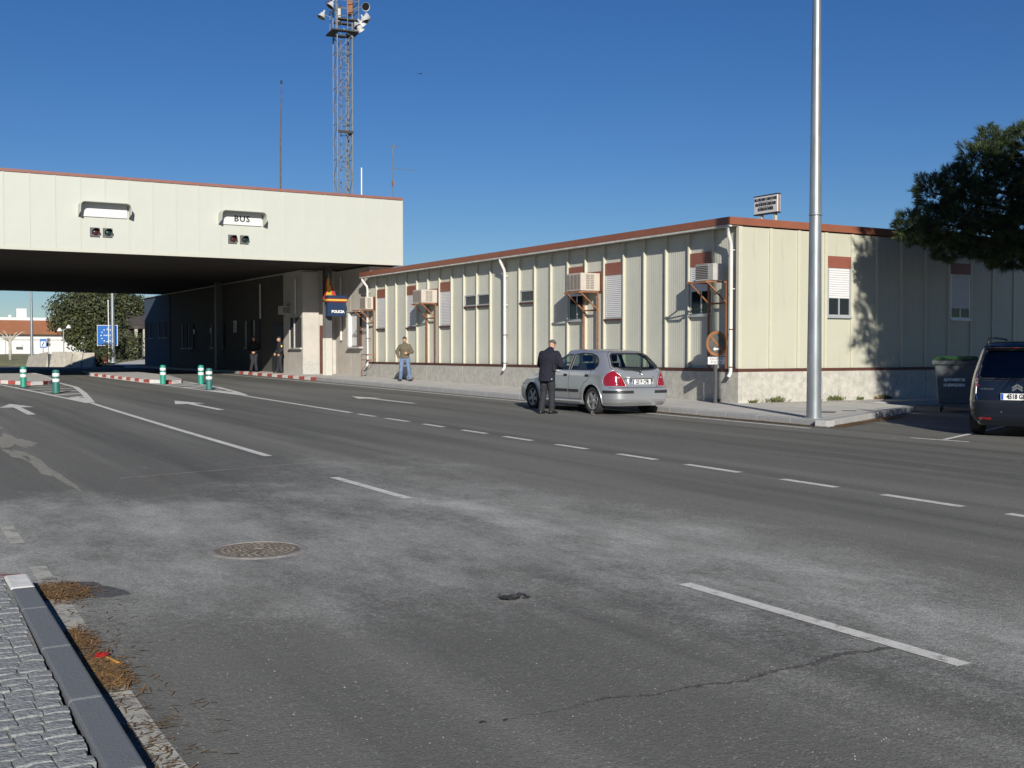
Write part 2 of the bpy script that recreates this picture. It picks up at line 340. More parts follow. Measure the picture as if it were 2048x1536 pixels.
def dup(o, loc=None, rz=None, label=None, parent=None):
    c = link(o.copy())
    if parent is not None: c.parent = parent
    if loc is not None: c.location = loc; WL[c.name] = Vector(loc)
    if rz is not None: c.rotation_euler = (0, 0, rz)
    if label: c['label'] = label
    for ch in o.children: dup(ch, parent=c)
    return c
def text(name, body, size, mats, parent, mtx, depth=.003, align='CENTER', sx=1., offset=0., spacing=1.):
    cu = bpy.data.curves.new(name, 'FONT'); cu.body = body; cu.size = size; cu.extrude = depth; cu.align_x = align; cu.align_y = 'CENTER'; cu.offset = offset; cu.resolution_u = 2
    cu.space_line = .95; cu.space_character = spacing
    t = link(bpy.data.objects.new('tmp', cu)); dg = bpy.context.evaluated_depsgraph_get()
    me = bpy.data.meshes.new_from_object(t.evaluated_get(dg)); bpy.data.objects.remove(t)
    off = root_loc(parent); me.transform(Matrix.Translation(-off) @ mtx @ Matrix.Diagonal((sx, 1, 1, 1)))
    me.name = name; me.materials.clear(); me.materials.append(M[mats])
    o = link(bpy.data.objects.new(name, me)); o.parent = parent; return o
def face_mtx(p, right, up):                            # text plane: local x=right, y=up
    r = Vector(right).normalized(); u = Vector(up).normalized(); n = r.cross(u)
    return Matrix(((r.x, u.x, n.x, p[0]), (r.y, u.y, n.y, p[1]), (r.z, u.z, n.z, p[2]), (0, 0, 0, 1)))
def mesh_np(name, V, F, mats, parent=None, mi=None, kind=None, off=None):
    me = bpy.data.meshes.new(name); k = F.shape[1]
    if off is not None: V = V - np.array(off)
    me.vertices.add(len(V)); me.vertices.foreach_set('co', V.astype(np.float32).ravel())
    me.loops.add(F.size); me.loops.foreach_set('vertex_index', F.astype(np.int32).ravel())
    me.polygons.add(len(F)); me.polygons.foreach_set('loop_start', np.arange(0, F.size, k, dtype=np.int32))
    for q in ([mats] if isinstance(mats, str) else mats): me.materials.append(M[q])
    if mi is not None: me.polygons.foreach_set('material_index', mi.astype(np.int32))
    me.update(calc_edges=True); me.validate()
    o = link(bpy.data.objects.new(name, me))
    if parent is not None: o.parent = parent
    if kind: o['kind'] = kind
    return o

def zg(y): return float(np.interp(y, [-3000, -50, 58, 76, 96, 400], [-.495, -.495, .574, .60, .50, .50]))
def G(x, y, dz=0.): return Vector((x, y, zg(y) + dz))
RNG = np.random.default_rng(11)

# ============================================================ THE SETTING
# ---- road: one sheet following the gentle rise
ys = [-3000, -50, -10, 0, 10, 20, 30, 40, 50, 58, 64, 70, 76, 84, 90, 96, 130, 400, 3000]
xs = [-3000, -60, -20, 0, 20, 40, 80, 3000]
mb = MB(); vs = [(x, y, zg(y)) for y in ys for x in xs]; nx = len(xs)
mb.add(vs, [(j * nx + i, j * nx + i + 1, (j + 1) * nx + i + 1, (j + 1) * nx + i) for j in range(len(ys) - 1) for i in range(nx - 1)])
road = mk('road', mb, 'asphalt', kind='structure')

def strip(path, w, dz=.004, mb=None):                  # flat strip along a ground polyline
    mb = mb or MB(); P = [Vector((p[0], p[1], 0)) for p in path]; vs = []
    for i, p in enumerate(P):
        t = (P[min(i + 1, len(P) - 1)] - P[max(i - 1, 0)]).normalized(); n = Vector((-t.y, t.x, 0)) * (w / 2)
        for q in (p + n, p - n): vs.append((q.x, q.y, zg(q.y) + dz))
    return mb.add(vs, [(2 * i, 2 * i + 1, 2 * i + 3, 2 * i + 2) for i in range(len(P) - 1)])
def gpoly(poly, dz=.004, mb=None):
    mb = mb or MB(); return mb.add([(x, y, zg(y) + dz) for x, y in poly], [tuple(range(len(poly)))])
def ragged(cx, cy, rx, ry, n=28, jit=.25, rz=0., seed=1):
    r = random.Random(seed); out = []; ph = [r.uniform(0, 6.28) for _ in range(5)]
    for k in range(n):
        a = 2 * pi * k / n; q = 1 + jit * (sin(2 * a + ph[0]) * .5 + sin(3 * a + ph[1]) * .5 + sin(5 * a + ph[2]) * .4 + r.uniform(-.5, .5) * .7)
        x, y = rx * q * cos(a), ry * q * sin(a); out.append((cx + x * cos(rz) - y * sin(rz), cy + x * sin(rz) + y * cos(rz)))
    return out

for y0, y1 in ((3.9, 6.2), (11.03, 13.16)):
    mk('lane_dash', strip([(5.045 if y0 < 8 else 5.21, y0), (5.045 if y0 < 8 else 5.21, y1)], .115), 'paint', road)
mk('lane_dash', strip([(5.17, -3), (5.19, -1)], .115), 'paint', road)
mk('lane_line', strip([(5.34, 16.05), (5.45, 22), (5.6, 28), (5.71, 31.6)], .13), 'paint', road)
for a, b in ((26.07, 24.8), (24.38, 23.39), (22.75, 21.6), (20.85, 19.9), (19.1, 18.15), (17.47, 16.5), (15.7, 14.8), (13.93, 13.0), (12.3, 11.2), (10.4, 9.5), (8.8, 7.75), (7.2, 6.2), (5.6, 4.6)):
    x = 10.28 - (26 - a) * .018
    if a > 26: continue
    mk('lane_dash', strip([(x, a), (x - .01, b)], .13), 'paint', road)
mk('lane_line', strip([(10.55, 34.0), (10.4, 29), (10.28, 24.85)], .14), 'paint', road)
mk('edge_line', strip([(16.28, 56), (16.55, 45), (16.52, 30), (16.47, 16.36)], .12), 'paint', road)
mk('edge_line', strip([(1.235, 9.0), (1.20, 7.9), (1.15, 6.5)], .115), 'paint_worn', road)
mk('edge_line', strip([(1.14, 6.0), (1.12, 5.4), (1.10, 4.2), (1.08, 2.0)], .10), 'paint_worn', road)
mk('lane_dash', strip([(1.265, 11.1), (1.235, 10.1)], .11), 'paint_worn', road)
mk('bay_line', strip([(16.44, 13.9), (16.66, 12.84)], .11, .0045), 'paint', road)
mk('bay_line', strip([(16.62, 13.32), (19.9, 14.68), (21.5, 15.35)], .10, .009), 'paint', road)
def arrow(x, y0, y1, hw, hl, sw=.15, dx=0.):
    gx = lambda y: x + dx * (y - y0) / (y1 - y0)
    p = [(gx(y0) - sw / 2, y0), (gx(y0) + sw / 2, y0), (gx(y1 - hl) + sw / 2, y1 - hl), (gx(y1 - hl) + hw, y1 - hl), (gx(y1), y1), (gx(y1 - hl) - hw, y1 - hl), (gx(y1 - hl) - sw / 2, y1 - hl)]
    mk('lane_arrow', gpoly(p, .005), 'paint', road)
arrow(3.66, 27.3, 32.1, .40, 1.75, .17, .12)
arrow(7.9, 27.2, 31.9, .40, 1.75, .17, .05)
arrow(13.33, 27.85, 32.2, .38, 1.45, .17, .0)
# hatched noses in front of the two islands
def hatch(left, right, n):                             # left/right polylines from island to nose
    def at(P, t):
        d = [0.]
        for a, b in zip(P[:-1], P[1:]): d.append(d[-1] + math.dist(a, b))
        s = t * d[-1]
        for i in range(len(P) - 1):
            if s <= d[i + 1] + 1e-9: u = (s - d[i]) / (d[i + 1] - d[i]); return (P[i][0] + (P[i + 1][0] - P[i][0]) * u, P[i][1] + (P[i + 1][1] - P[i][1]) * u)
        return P[-1]
    for i in range(n):
        t = (i + .6) / (n + .9); a = at(left, t); b = at(right, t * .93)
        mk('hatch_bar', strip([(a[0] + .09, a[1]), (b[0] - .09, b[1])], .20 + .12 * t, .0045), 'paint', road)
    mk('hatch_border', strip(left, .15, .008), 'paint', road)
    mk('hatch_border', strip(right, .18, .012), 'paint', road)
    nose = [at(left, .80), at(left, 1), at(right, .82)]
    mk('hatch_nose', gpoly(nose, .006), 'paint', road)
hatch([(5.0, 46.6), (5.42, 37.5), (5.64, 31.6)], [(7.25, 47.0), (7.1, 42.2), (6.5, 37.2), (5.72, 31.65)], 6)
hatch([(9.9, 55.3), (10.29, 45), (10.45, 38.5), (10.58, 34.0)], [(11.9, 46.4), (11.55, 40.2), (11.05, 36.5), (10.62, 34.0)], 6)

# surface marks: crack, dark repair, sandy wash-outs
r = random.Random(3); cr = []
for i in range(110):
    t = i / 109; cr.append((2.5 + 2.55 * t, 4.315 + .035 * sin(t * 9) + .02 * sin(t * 31 + 1) + r.uniform(-.012, .012), .003 + .016 * t * t + r.uniform(0, .012) * (t > .15)))
mb = MB(); vs = []
for x, y, w in cr: vs += [(x, y + w * r.uniform(.4, 1.5), zg(y) + .0035), (x, y - w * r.uniform(.4, 1.5), zg(y) + .0035)]
mb.add(vs, [(2 * i, 2 * i + 1, 2 * i + 3, 2 * i + 2) for i in range(len(cr) - 1)])
mk('road_crack', mb, 'crack', road)
mk('road_repair', gpoly(ragged(1.42, 8.0, .17, .30, 26, .22, .3, 5), .003), 'tar', road)
for (cx, cy, rx, ry, sd) in ((2.55, 24.5, .14, 1.1, 2), (2.42, 20.4, .20, 1.5, 3), (2.2, 18.0, .10, .9, 4), (2.27, 15.7, .11, 1.5, 6)):
    mk('sandy_patch', gpoly(ragged(cx, cy, rx, ry, 60, .5, 0, sd), .002 + sd * .0004), 'sand', road)
# faint light tyre scrub across the bus lane
mk('road_joint', strip([(2.9, 14.3), (4.2, 14.6), (5.6, 14.9), (6.6, 14.8)], .022, .003), 'paint_worn', road)

# ---- right-hand pavement with its kerb stones
KZ = .13
PAV = [(17.22, 16.72), (22.95, 19.52), (23.3, 21.2), (42, 21.2), (42, 22.5), (20.1, 22.5), (20.1, 46.6), (20.3, 46.6), (20.3, 50.7), (18.7, 50.7), (18.7, 83), (17.4, 83), (17.45, 56), (17.5, 45), (17.28, 30)]
pav = MB(); n = len(PAV)
def ring_poly(mb, poly, dz):
    # triangulate by bmesh so the slope is followed at every vertex
    bm = bmesh.new(); vv = [bm.verts.new((x, y, zg(y) + dz)) for x, y in poly]; f = bm.faces.new(vv); bmesh.ops.triangulate(bm, faces=[f]); bm.verts.index_update()
    mb.add([v.co[:] for v in bm.verts], [tuple(v.index for v in f.verts) for f in bm.faces]); bm.free(); return mb
pavement = mk('pavement', ring_poly(MB(), PAV, KZ - .004), 'pave', kind='structure')
def kerb_run(parent, pts, step, width, mats, h=KZ, inward=1, gap=.006, z0=-.06, proud=0., bev=.012):
    """kerb stones of `step` metres along pts; outer edge on pts"""
    P = [Vector((p[0], p[1], 0)) for p in pts]; d = [0.]
    for a, b in zip(P[:-1], P[1:]): d.append(d[-1] + (b - a).length)
    def at(s):
        for i in range(len(P) - 1):
            if s <= d[i + 1] + 1e-6: return P[i].lerp(P[i + 1], (s - d[i]) / (d[i + 1] - d[i])), (P[i + 1] - P[i]).normalized()
        return P[-1], (P[-1] - P[-2]).normalized()
    nseg = max(1, round(d[-1] / step)); L_ = d[-1] / nseg; out = []
    for i in range(nseg):
        a, ta = at(i * L_ + gap / 2); b, tb = at((i + 1) * L_ - gap / 2)
        na = Vector((-ta.y, ta.x, 0)) * width * inward; nb = Vector((-tb.y, tb.x, 0)) * width * inward
        q = [a, b, b + nb, a + na]; vs = []
        j = random.uniform(-.004, .004)
        for z in (z0, h + j):
            for p in q: vs.append((p.x, p.y, zg(p.y) + z))
        m_ = MB().add(vs, [(3, 2, 1, 0), (4, 5, 6, 7), (0, 1, 5, 4), (1, 2, 6, 5), (2, 3, 7, 6), (3, 0, 4, 7)])
        out.append(mk('kerb_stone', m_, mats[i % len(mats)], parent, bevel=bev))
    return out
kerb_run(pavement, [(17.0, 16.45), (17.05, 30), (17.28, 45), (17.28, 45.6)], 1.0, .24, ['kerb'], inward=-1)
kerb_run(pavement, [(17.28, 45.6), (17.22, 56.2)], .72, .24, ['red_paint', 'white_paint'], inward=-1)
kerb_run(pavement, [(17.22, 56.2), (17.17, 82.9)], 1.0, .24, ['kerb'], inward=-1)
kerb_run(pavement, [(17.0, 16.45), (23.05, 19.33)], 1.0, .24, ['kerb'], inward=1)
kerb_run(pavement, [(23.05, 19.33), (23.4, 21.2)], 1.0, .24, ['kerb'], inward=1)
kerb_run(pavement, [(23.4, 21.2), (41, 21.2)], 1.0, .2, ['kerb'], inward=1)
for (x, y) in ((18.3, 16.6 + 5.0),): pass
# expansion joints sawn in the pavement
for y in np.arange(19.0, 46, 4.0): mk('pavement_joint', strip([(17.3, y), (19.9, y)], .014, KZ - .001), 'joint', pavement)
mk('pavement_joint', strip([(17.3, 17.05), (22.8, 19.72)], .016, KZ - .001), 'joint', pavement)
for (x, y, w, l) in ((19.2, 18.55, .18, .46), (20.05, 18.7, .16, .2)):
    mk('drain_grate', MB().box(-w, w, -l / 2, l / 2, 0, .004, Matrix.Translation(G(x, y, KZ - .001)) @ Matrix.Rotation(-.9, 4, 'Z')), 'crack', pavement)

# ---- the two traffic islands
def island(name, outer, segs, parentless=True):
    o = mk(name, ring_poly(MB(), outer, KZ - .006), 'pave', kind='structure')
    return o
isl1 = [(5.2, 47.1), (5.95, 44.75), (6.5, 45.2), (6.85, 46.0), (7.2, 47.5), (7.65, 52.4), (7.88, 60.2), (7.3, 66), (5.2, 66), (4.2, 55)]
i1 = island('traffic_island', isl1, None)
kerb_run(i1, [(4.2, 55), (5.2, 47.1), (5.95, 44.75), (6.5, 45.2), (6.85, 46.0), (7.2, 47.5)], .62, .17, ['red_paint', 'white_paint'], bev=.01)
kerb_run(i1, [(7.2, 47.5), (7.65, 52.4), (7.88, 60.2), (7.3, 66)], 1.0, .17, ['white_paint', 'kerb'])
isl2 = [(10.35, 58.1), (9.95, 55.3), (10.16, 51.4), (10.3, 45.6), (10.9, 44.25), (11.5, 44.9), (11.8, 46.2), (12.57, 51.2), (12.39, 57.8), (11.6, 63), (10.8, 62)]
i2 = island('traffic_island', isl2, None)
kerb_run(i2, [(9.95, 55.3), (10.16, 51.4), (10.3, 45.6), (10.9, 44.25), (11.5, 44.9), (11.8, 46.2)], .72, .17, ['white_paint', 'red_paint'], bev=.01)
kerb_run(i2, [(11.8, 46.2), (12.57, 51.2), (12.39, 57.8), (11.6, 63)], 1.0, .17, ['kerb'])
kerb_run(i2, [(10.8, 62), (10.35, 58.1), (9.95, 55.3)], 1.0, .17, ['kerb'])

# ---- near pavement at bottom left: rough granite setts behind a granite kerb
nearp = mk('near_pavement', ring_poly(MB(), [(-30, -8), (.72, -8), (.76, 4), (.90, 7.72), (.90, 8.2), (.85, 8.29), (-30, 8.29)], .1105), 'joint', kind='structure')
ox = lambda y: .835 + .027 * y
def kstone(y0, y1, m_, h=.12, wd=.145):
    vs = []
    for z in (-.06, h):
        for (x, y) in ((ox(y0) - wd, y0), (ox(y0), y0), (ox(y1), y1), (ox(y1) - wd, y1)): vs.append((x, y, zg(y) + z))
    mk('kerb_stone', MB().add(vs, [(3, 2, 1, 0), (4, 5, 6, 7), (0, 1, 5, 4), (1, 2, 6, 5), (2, 3, 7, 6), (3, 0, 4, 7)]), m_, nearp, bevel=.014)
jy = [7.715, 7.09, 6.14, 5.19, 4.24, 3.27, 2.3, 1.33, .36, -.6, -1.6]
for a, b in zip(jy[1:], jy[:-1]): kstone(a + .003, b - .003, 'kerb_near')
kstone(7.72, 8.16, 'white_paint')
kerb_run(nearp, [(1.055, 8.165), (1.03, 8.32), (.95, 8.41), (.5, 8.44), (-4, 8.44)], .62, .145, ['red_faded', 'red_faded', 'white_paint'], h=.12, inward=1, bev=.012)
rr = random.Random(21); row = 0; yy = 8.27
sett_meshes = []
while yy > 2.9:
    h_ = rr.uniform(.085, .11); xx = ox(yy) - .152 - rr.uniform(0, .03)
    while xx > max(.02, .11 * yy - .45):
        w_ = rr.uniform(.095, .135); j = lambda s=.0025: rr.uniform(-s, s)
        x0, x1, y0, y1 = xx - w_ + .004, xx - .003, yy - h_ + .003, yy - .003; zc = zg(yy) + .116 + j(.003)
        vs = [(x0, y0, zc - .05), (x1, y0, zc - .05), (x1, y1, zc - .05), (x0, y1, zc - .05),
              (x0 + j(), y0 + j(), zc + j()), ((x0 + x1) / 2, y0 + j(), zc + j() + .004), (x1 + j(), y0 + j(), zc + j()), (x1 + j(), (y0 + y1) / 2, zc + j() + .003), (x1 + j(), y1 + j(), zc + j()), ((x0 + x1) / 2, y1 + j(), zc + j() + .004), (x0 + j(), y1 + j(), zc + j()), (x0 + j(), (y0 + y1) / 2, zc + j() + .003), ((x0 + x1) / 2 + j(), (y0 + y1) / 2 + j(), zc + .004 + j())]
        fs = [(4, 5, 12, 11), (5, 6, 7, 12), (12, 7, 8, 9), (11, 12, 9, 10), (0, 1, 6, 5, 4), (1, 2, 8, 7, 6), (2, 3, 10, 9, 8), (3, 0, 4, 11, 10)]
        mk('sett', MB().add(vs, fs), 'sett', nearp, bevel=.004)
        xx -= w_
    yy -= h_

# ---- grass verge rising beyond the far side of the crossing
def yb(x): return float(np.interp(x, [-40, 10.9, 12.9, 15.9, 19.3, 60], [101, 98.5, 96.8, 88.6, 87.2, 87.2]))
gx = np.concatenate([np.linspace(-40, 10, 22), np.linspace(10.5, 30, 60), np.linspace(31, 90, 24)]); gy = np.concatenate([np.linspace(80, 110, 70), np.linspace(112, 260, 30)])
def bank(x, y):
    f = y - yb(x)
    if f < 0: return zg(y) - .15 + max(-.3, f * .05)
    s = min(1, f / 5); return zg(y) + .02 + .27 * s * s * (3 - 2 * s) + .006 * max(0, f - 3) + .10 * sin(x * .7 + y * .31) * s * .5
V = np.array([(x, y, bank(x, y)) for y in gy for x in gx]); nx = len(gx)
F = np.array([(j * nx + i, j * nx + i + 1, (j + 1) * nx + i + 1, (j + 1) * nx + i) for j in range(len(gy) - 1) for i in range(nx - 1)])
mesh_np('grass_verge', V, F, 'grass', kind='structure')
mk('side_path', MB().add([(18.0, 87.0, .62), (22.5, 91.5, .80), (31, 118, 1.22), (29, 120, 1.22), (19.0, 92, .84), (17.2, 88.2, .66)], [(0, 1, 2, 3, 4, 5)]), 'pave', kind='structure')

# ============================================================ BUILDINGS
# ---- prefabricated annex with cream panels
AX, AY, PIT_ = 19.95, 22.36, 1.0
ann = thing('annex_building', 'long low cream ribbed building with brown roof edge on a concrete plinth', 'building', (AX, AY, zg(AY) + KZ))
PT, RT, EB = 1.155, 5.12, 4.93                        # plinth top, roof top, eave underside
AL, AR = 46.4, 41.0
core = MB().box(AX + .06, AR, AY + .06, AL, .0, EB - .02)
mk('wall_core', core, 'cream_left', ann)
# plinth, cast in bays
pl = MB(); 
for k in range(8):
    y0 = AY + k * 3.0; y1 = min(AL, y0 + 3.0)
    if y1 > y0: mk('plinth_block', MB().box(AX - .07, AX + .05, y0 + (.0 if k else -.07), y1 - .008, .0, PT), 'plinth', ann, bevel=.008)
for k in range(6):
    x0 = AX + .055 + k * 3.5; mk('plinth_block', MB().box(x0, x0 + 3.49, AY - .07, AY + .05, .0, PT), 'plinth', ann, bevel=.008)
fl = MB(); fl.box(AX - .085, AX + .02, AY - .085, AL, PT + .002, PT + .075)
mk('flashing', fl, 'brown_dk', ann)
mk('flashing', MB().box(AX + .022, AR, AY - .085, AY + .02, PT + .003, PT + .075), 'brown_dk', ann)
# fluted left panels (real flutes) between battens; one shared mesh
PZ0, PZ1 = PT + .08, EB - .03
NF = 11
def fluted(name):
    mb = MB(); pr = []
    for i in range(NF):
        y = i * (PIT_ - .02) / NF; w = (PIT_ - .02) / NF
        pr += [(0., y), (0., y + w * .62), (-.0035, y + w * .72), (-.0035, y + w * .90)]
    pr.append((0., PIT_ - .02)); n_ = len(pr)
    mb.add([(x, y, 0) for x, y in pr] + [(x, y, PZ1 - PZ0) for x, y in pr], [(i, i + 1, n_ + i + 1, n_ + i) for i in range(n_ - 1)])
    return mb
off0 = Vector((AX, AY, zg(AY) + KZ))
p0 = mk('wall_panel', fluted('wall_panel'), 'cream_left', ann, world=False); p0.location = Vector((AX + .045, AY + .01, PZ0)) - off0
for k in range(1, 24):
    c = link(p0.copy()); c.location = Vector((AX + .045, AY + .01 + k * PIT_, PZ0)) - off0
bt = mk('batten', MB().box(-.045, .04, -.026, .026, 0, PZ1 - PZ0), 'batten', ann, world=False, bevel=.006); 
bt.location = Vector((AX, AY + PIT_, PZ0)) - off0
for k in range(2, 24):
    c = link(bt.copy()); c.location = Vector((AX, AY + k * PIT_, PZ0)) - off0
# right gable panels (flat) and their battens
q0 = mk('wall_panel', MB().box(0, PIT_ - .012, .02, .05, 0, PZ1 - PZ0), 'cream', ann, world=False); q0.location = Vector((AX + .09, AY, PZ0)) - off0
for k in range(1, 20):
    c = link(q0.copy()); c.location = Vector((AX + .09 + k * PIT_, AY, PZ0)) - off0
b0 = mk('batten', MB().box(-.05, .05, -.02, .05, 0, PZ1 - PZ0), 'batten', ann, world=False, bevel=.006); b0.location = Vector((AX + .095 + PIT_, AY, PZ0)) - off0
for k in range(2, 20):
    c = link(b0.copy()); c.location = Vector((AX + .095 + k * PIT_, AY, PZ0)) - off0
mk('corner_trim', MB().box(AX - .04, AX + .088, AY - .035, AY + .075, PZ0, PZ1), 'batten', ann, bevel=.006)
# roof, fascia, gutter
OV = .37
mk('roof', MB().box(AX - OV + .06, AR, AY + .0, AL, EB, RT - .05), 'brown', ann)
mk('fascia', MB().box(AX - OV, AX - OV + .05, AY - .06, AL, EB - .0, RT), 'brown', ann)
mk('fascia', MB().box(AX - OV + .052, AR, AY - .06, AY - .01, EB - .0, RT), 'brown', ann)
mk('gutter', MB().box(AX - OV + .01, AX - OV + .11, AY - .02, AL, EB - .055, EB - .003), 'gutter', ann)
mk('eave_soffit', MB().box(AX - OV + .115, AX + .0, AY + .0, AL, EB - .03, EB - .004), 'cream_left', ann)

def win_left(y0, y1, lint=True, open_to=None, shaded=False):
    """window assembly in a bay of the left facade: y0..y1, shutter down to open_to (None = closed)"""
    x = AX + .018
    if lint: mk('lintel', MB().box(x - .025, x + .02, y0, y1, 3.965, 4.335), 'lintel', ann, bevel=.004)
    f = MB()
    for b in ((y0, y0 + .05, 2.66, 3.965), (y1 - .05, y1, 2.66, 3.965)): f.box(x - .022, x + .02, b[0], b[1], b[2], b[3])
    f.box(x - .022, x + .02, y0 + .052, y1 - .052, 2.66, 2.70)
    w = mk('window', f, 'alu', ann)
    mk('sill', MB().box(x - .075, x + .02, y0 - .0, y1, 2.615, 2.657), 'alu' if open_to else 'brown_dk', w)
    bot = open_to or 2.702
    sh = MB(); z = bot; k = 0
    while z < 3.955:
        z1 = min(z + .058, 3.962); sh.add([(x - .004, y0 + .052, z), (x - .004, y1 - .052, z), (x - .016, y1 - .052, z + .012), (x - .016, y0 + .052, z + .012), (x - .012, y1 - .052, z1), (x - .012, y0 + .052, z1)], [(0, 1, 2, 3), (3, 2, 4, 5)]); z = z1
    mk('roller_shutter', sh, 'shutter', w)
    if open_to:
        mk('pane', MB().box(x - .0005, x + .004, y0 + .052, (y0 + y1) / 2 - .02, 2.702, open_to), 'dark_glass', w)
        mk('pane', MB().box(x - .0005, x + .004, (y0 + y1) / 2 + .02, y1 - .052, 2.702, open_to), 'dark_glass', w)
        mk('mullion', MB().box(x - .016, x + .004, (y0 + y1) / 2 - .019, (y0 + y1) / 2 + .019, 2.702, open_to), 'alu', w)
bay = lambda k: (AY + k * PIT_ + .045, AY + (k + 1) * PIT_ - .045)
win_left(*bay(22)); win_left(*bay(19)); win_left(*bay(16)); win_left(*bay(5))
win_left(*bay(7), open_to=3.42); win_left(*bay(1), open_to=3.30)
for k in (17,): mk('lintel', MB().box(AX - .007, AX + .038, *bay(k), 3.5, 4.12), 'lintel', ann)
mk('lintel', MB().box(AX - .007, AX + .038, *bay(6), 3.5, 4.12), 'lintel', ann)
mk('lintel', MB().box(AX - .007, AX + .038, *bay(23), 3.5, 4.05), 'lintel', ann)
def high_win(y0, y1):
    x = AX + .01; f = MB()
    f.box(x - .02, x + .03, y0, y1, 3.70, 3.75); f.box(x - .03, x + .03, y0, y1, 3.34, 3.385)
    f.box(x - .02, x + .03, y0, y0 + .05, 3.387, 3.698); f.box(x - .02, x + .03, y1 - .05, y1, 3.387, 3.698)
    w = mk('window', f, 'alu', ann)
    mk('pane', MB().box(x + .0, x + .012, y0 + .052, y1 - .052, 3.387, 3.698), 'grey_glass', w)
    mk('sill', MB().box(x - .06, x + .03, y0, y1, 3.29, 3.337), 'brown_dk', w)
high_win(*bay(13)); high_win(*bay(14)); high_win(*bay(10))
# gable windows
def win_right(k, open_to):
    x0, x1 = AX + .095 + k * PIT_ + .06, AX + .095 + (k + 1) * PIT_ - .06; y = AY + .0
    mk('lintel', MB().box(x0, x1, y - .012, y + .018, 3.955, 4.275), 'lintel', ann, bevel=.004)
    f = MB()
    for a, b in ((x0, x0 + .05), (x1 - .05, x1)): f.box(a, b, y - .008, y + .018, 2.64, 3.953)
    f.box(x0 + .052, x1 - .052, y - .008, y + .018, 2.64, 2.685)
    w = mk('window', f, 'alu', ann)
    mk('sill', MB().box(x0 - .02, x1 + .02, y - .06, y + .018, 2.59, 2.637), 'alu', w)
    sh = MB(); z = open_to
    while z < 3.945:
        z1 = min(z + .062, 3.95); sh.add([(x0 + .052, y + .006, z), (x1 - .052, y + .006, z), (x1 - .052, y - .006, z + .013), (x0 + .052, y - .006, z + .013), (x1 - .052, y - .002, z1), (x0 + .052, y - .002, z1)], [(0, 1, 2, 3), (3, 2, 4, 5)]); z = z1
    mk('roller_shutter', sh, 'shutter', w)
    c = (x0 + x1) / 2
    mk('pane', MB().box(x0 + .052, c - .025, y + .012, y + .018, 2.687, open_to), 'dark_glass', w)
    mk('pane', MB().box(c + .025, x1 - .052, y + .012, y + .018, 2.687, open_to), 'dark_glass', w)
    mk('mullion', MB().box(c - .024, c + .024, y - .006, y + .018, 2.687, open_to), 'alu', w)
win_right(3, 3.13); win_right(8, 2.95)
# rain pipes with their brackets
def rain_pipe(y, xw, top_y=None):
    x = xw - .13; ty = y if top_y is None else top_y
    p = mk('rain_pipe', MB().tube([(AX - OV + .06, ty, EB - .04), (AX - OV + .06, ty, EB - .14), (x - .02, y, 4.50), (x, y, 4.36), (x, y, PT + .02), (x - .01, y, PT - .04), (x - .08, y, PT - .14)], .05, 12), 'pvc', ann, smooth='auto')
    for z in (4.3, 3.3, 2.25, PT + .12): mk('pipe_clip', MB().lathe([(.055, -.015), (.055, .015)], (x, y, z), 12).box(x, xw + .0, y - .01, y + .01, z - .012, z + .012), 'brown_dk' if z < 3 else 'pvc', p)
rain_pipe(34.15, AX); rain_pipe(AY + .16, AX, AY + .10); rain_pipe(46.05, AX, 46.2)

# ---- grey rendered border office under the canopy
OX = 18.5; OZ = 5.40
off = thing('border_office', 'grey rendered border office running back under the canopy in deep shade', 'building', (OX, 50.6, zg(50.6) + KZ))
w_ = MB().box(OX, 30, 50.6, 53.19, .2, OZ); mk('wall', w_, 'render_wall', off)
mk('wall', MB().box(OX + .05, 30, 53.195, 75.3, .2, OZ), 'render_shade', off, label='office wall deep under the canopy, coloured darker for shade')
mk('wall', MB().box(20.15, 30, 46.5, 50.595, .2, OZ - .05), 'render_wall', off)
mk('wall', MB().box(OX, 30, 75.31, 82.4, .2, OZ), 'skylit_wall', off, label='far end of the office with blue skylight put into its colour')
mk('recess_door', MB().box(19.35, 19.95, 50.56, 50.60, .65, 2.9), 'brown_dk', off)
mk('corner_pilaster', MB().box(18.46, 19.25, 50.42, 50.598, .2, OZ - .02), 'render_wall', off, bevel=.01)
mk('parapet', MB().box(20.08, 30, 46.42, 50.5, OZ - .045, OZ + .02), 'canopy_trim', off)
mk('parapet', MB().box(18.42, 30, 50.5, 82.45, OZ + .003, OZ + .05), 'canopy_trim', off)
mk('wall_joint', MB().box(20.138, 20.149, 48.73, 48.75, .6, OZ - .1), 'slab', off)
def off_win(y0, y1, z0, z1, x=OX, m='render_shade'):
    jd = .16
    f = MB().box(x - .012, x + .01, y0 - .05, y1 + .05, z1, z1 + .05)
    f.box(x - .012, x - .002, y1, y1 + .05, z0, z1); f.box(x - .012, x - .002, y0 - .05, y0, z0, z1)
    w = mk('window', f, m, off)
    mk('pane', MB().box(x - .003, x + .003, y0, y1, z0, z1), 'interior', w)
    mk('jamb', MB().box(x - .07, x - .012, y1 - .01, y1 + .03, z0, z1), 'slab', w)
    mk('sill', MB().box(x - .13, x + .005, y0 - .1, y1 + .1, z0 - .07, z0 - .002), 'pave', w)
for y0, y1 in ((50.95, 51.75), (51.95, 52.4)): off_win(y0 - .3, y1 - .2, 1.86, 3.28, m='render_wall')
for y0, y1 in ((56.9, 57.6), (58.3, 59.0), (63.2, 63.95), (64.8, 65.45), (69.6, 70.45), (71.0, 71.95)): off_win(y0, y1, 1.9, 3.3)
for y0, y1 in ((75.9, 76.6), (77.2, 78.1), (79.7, 80.6), (81.1, 82.0)): off_win(y0, y1, 2.6, 3.65, m='skylit_wall')
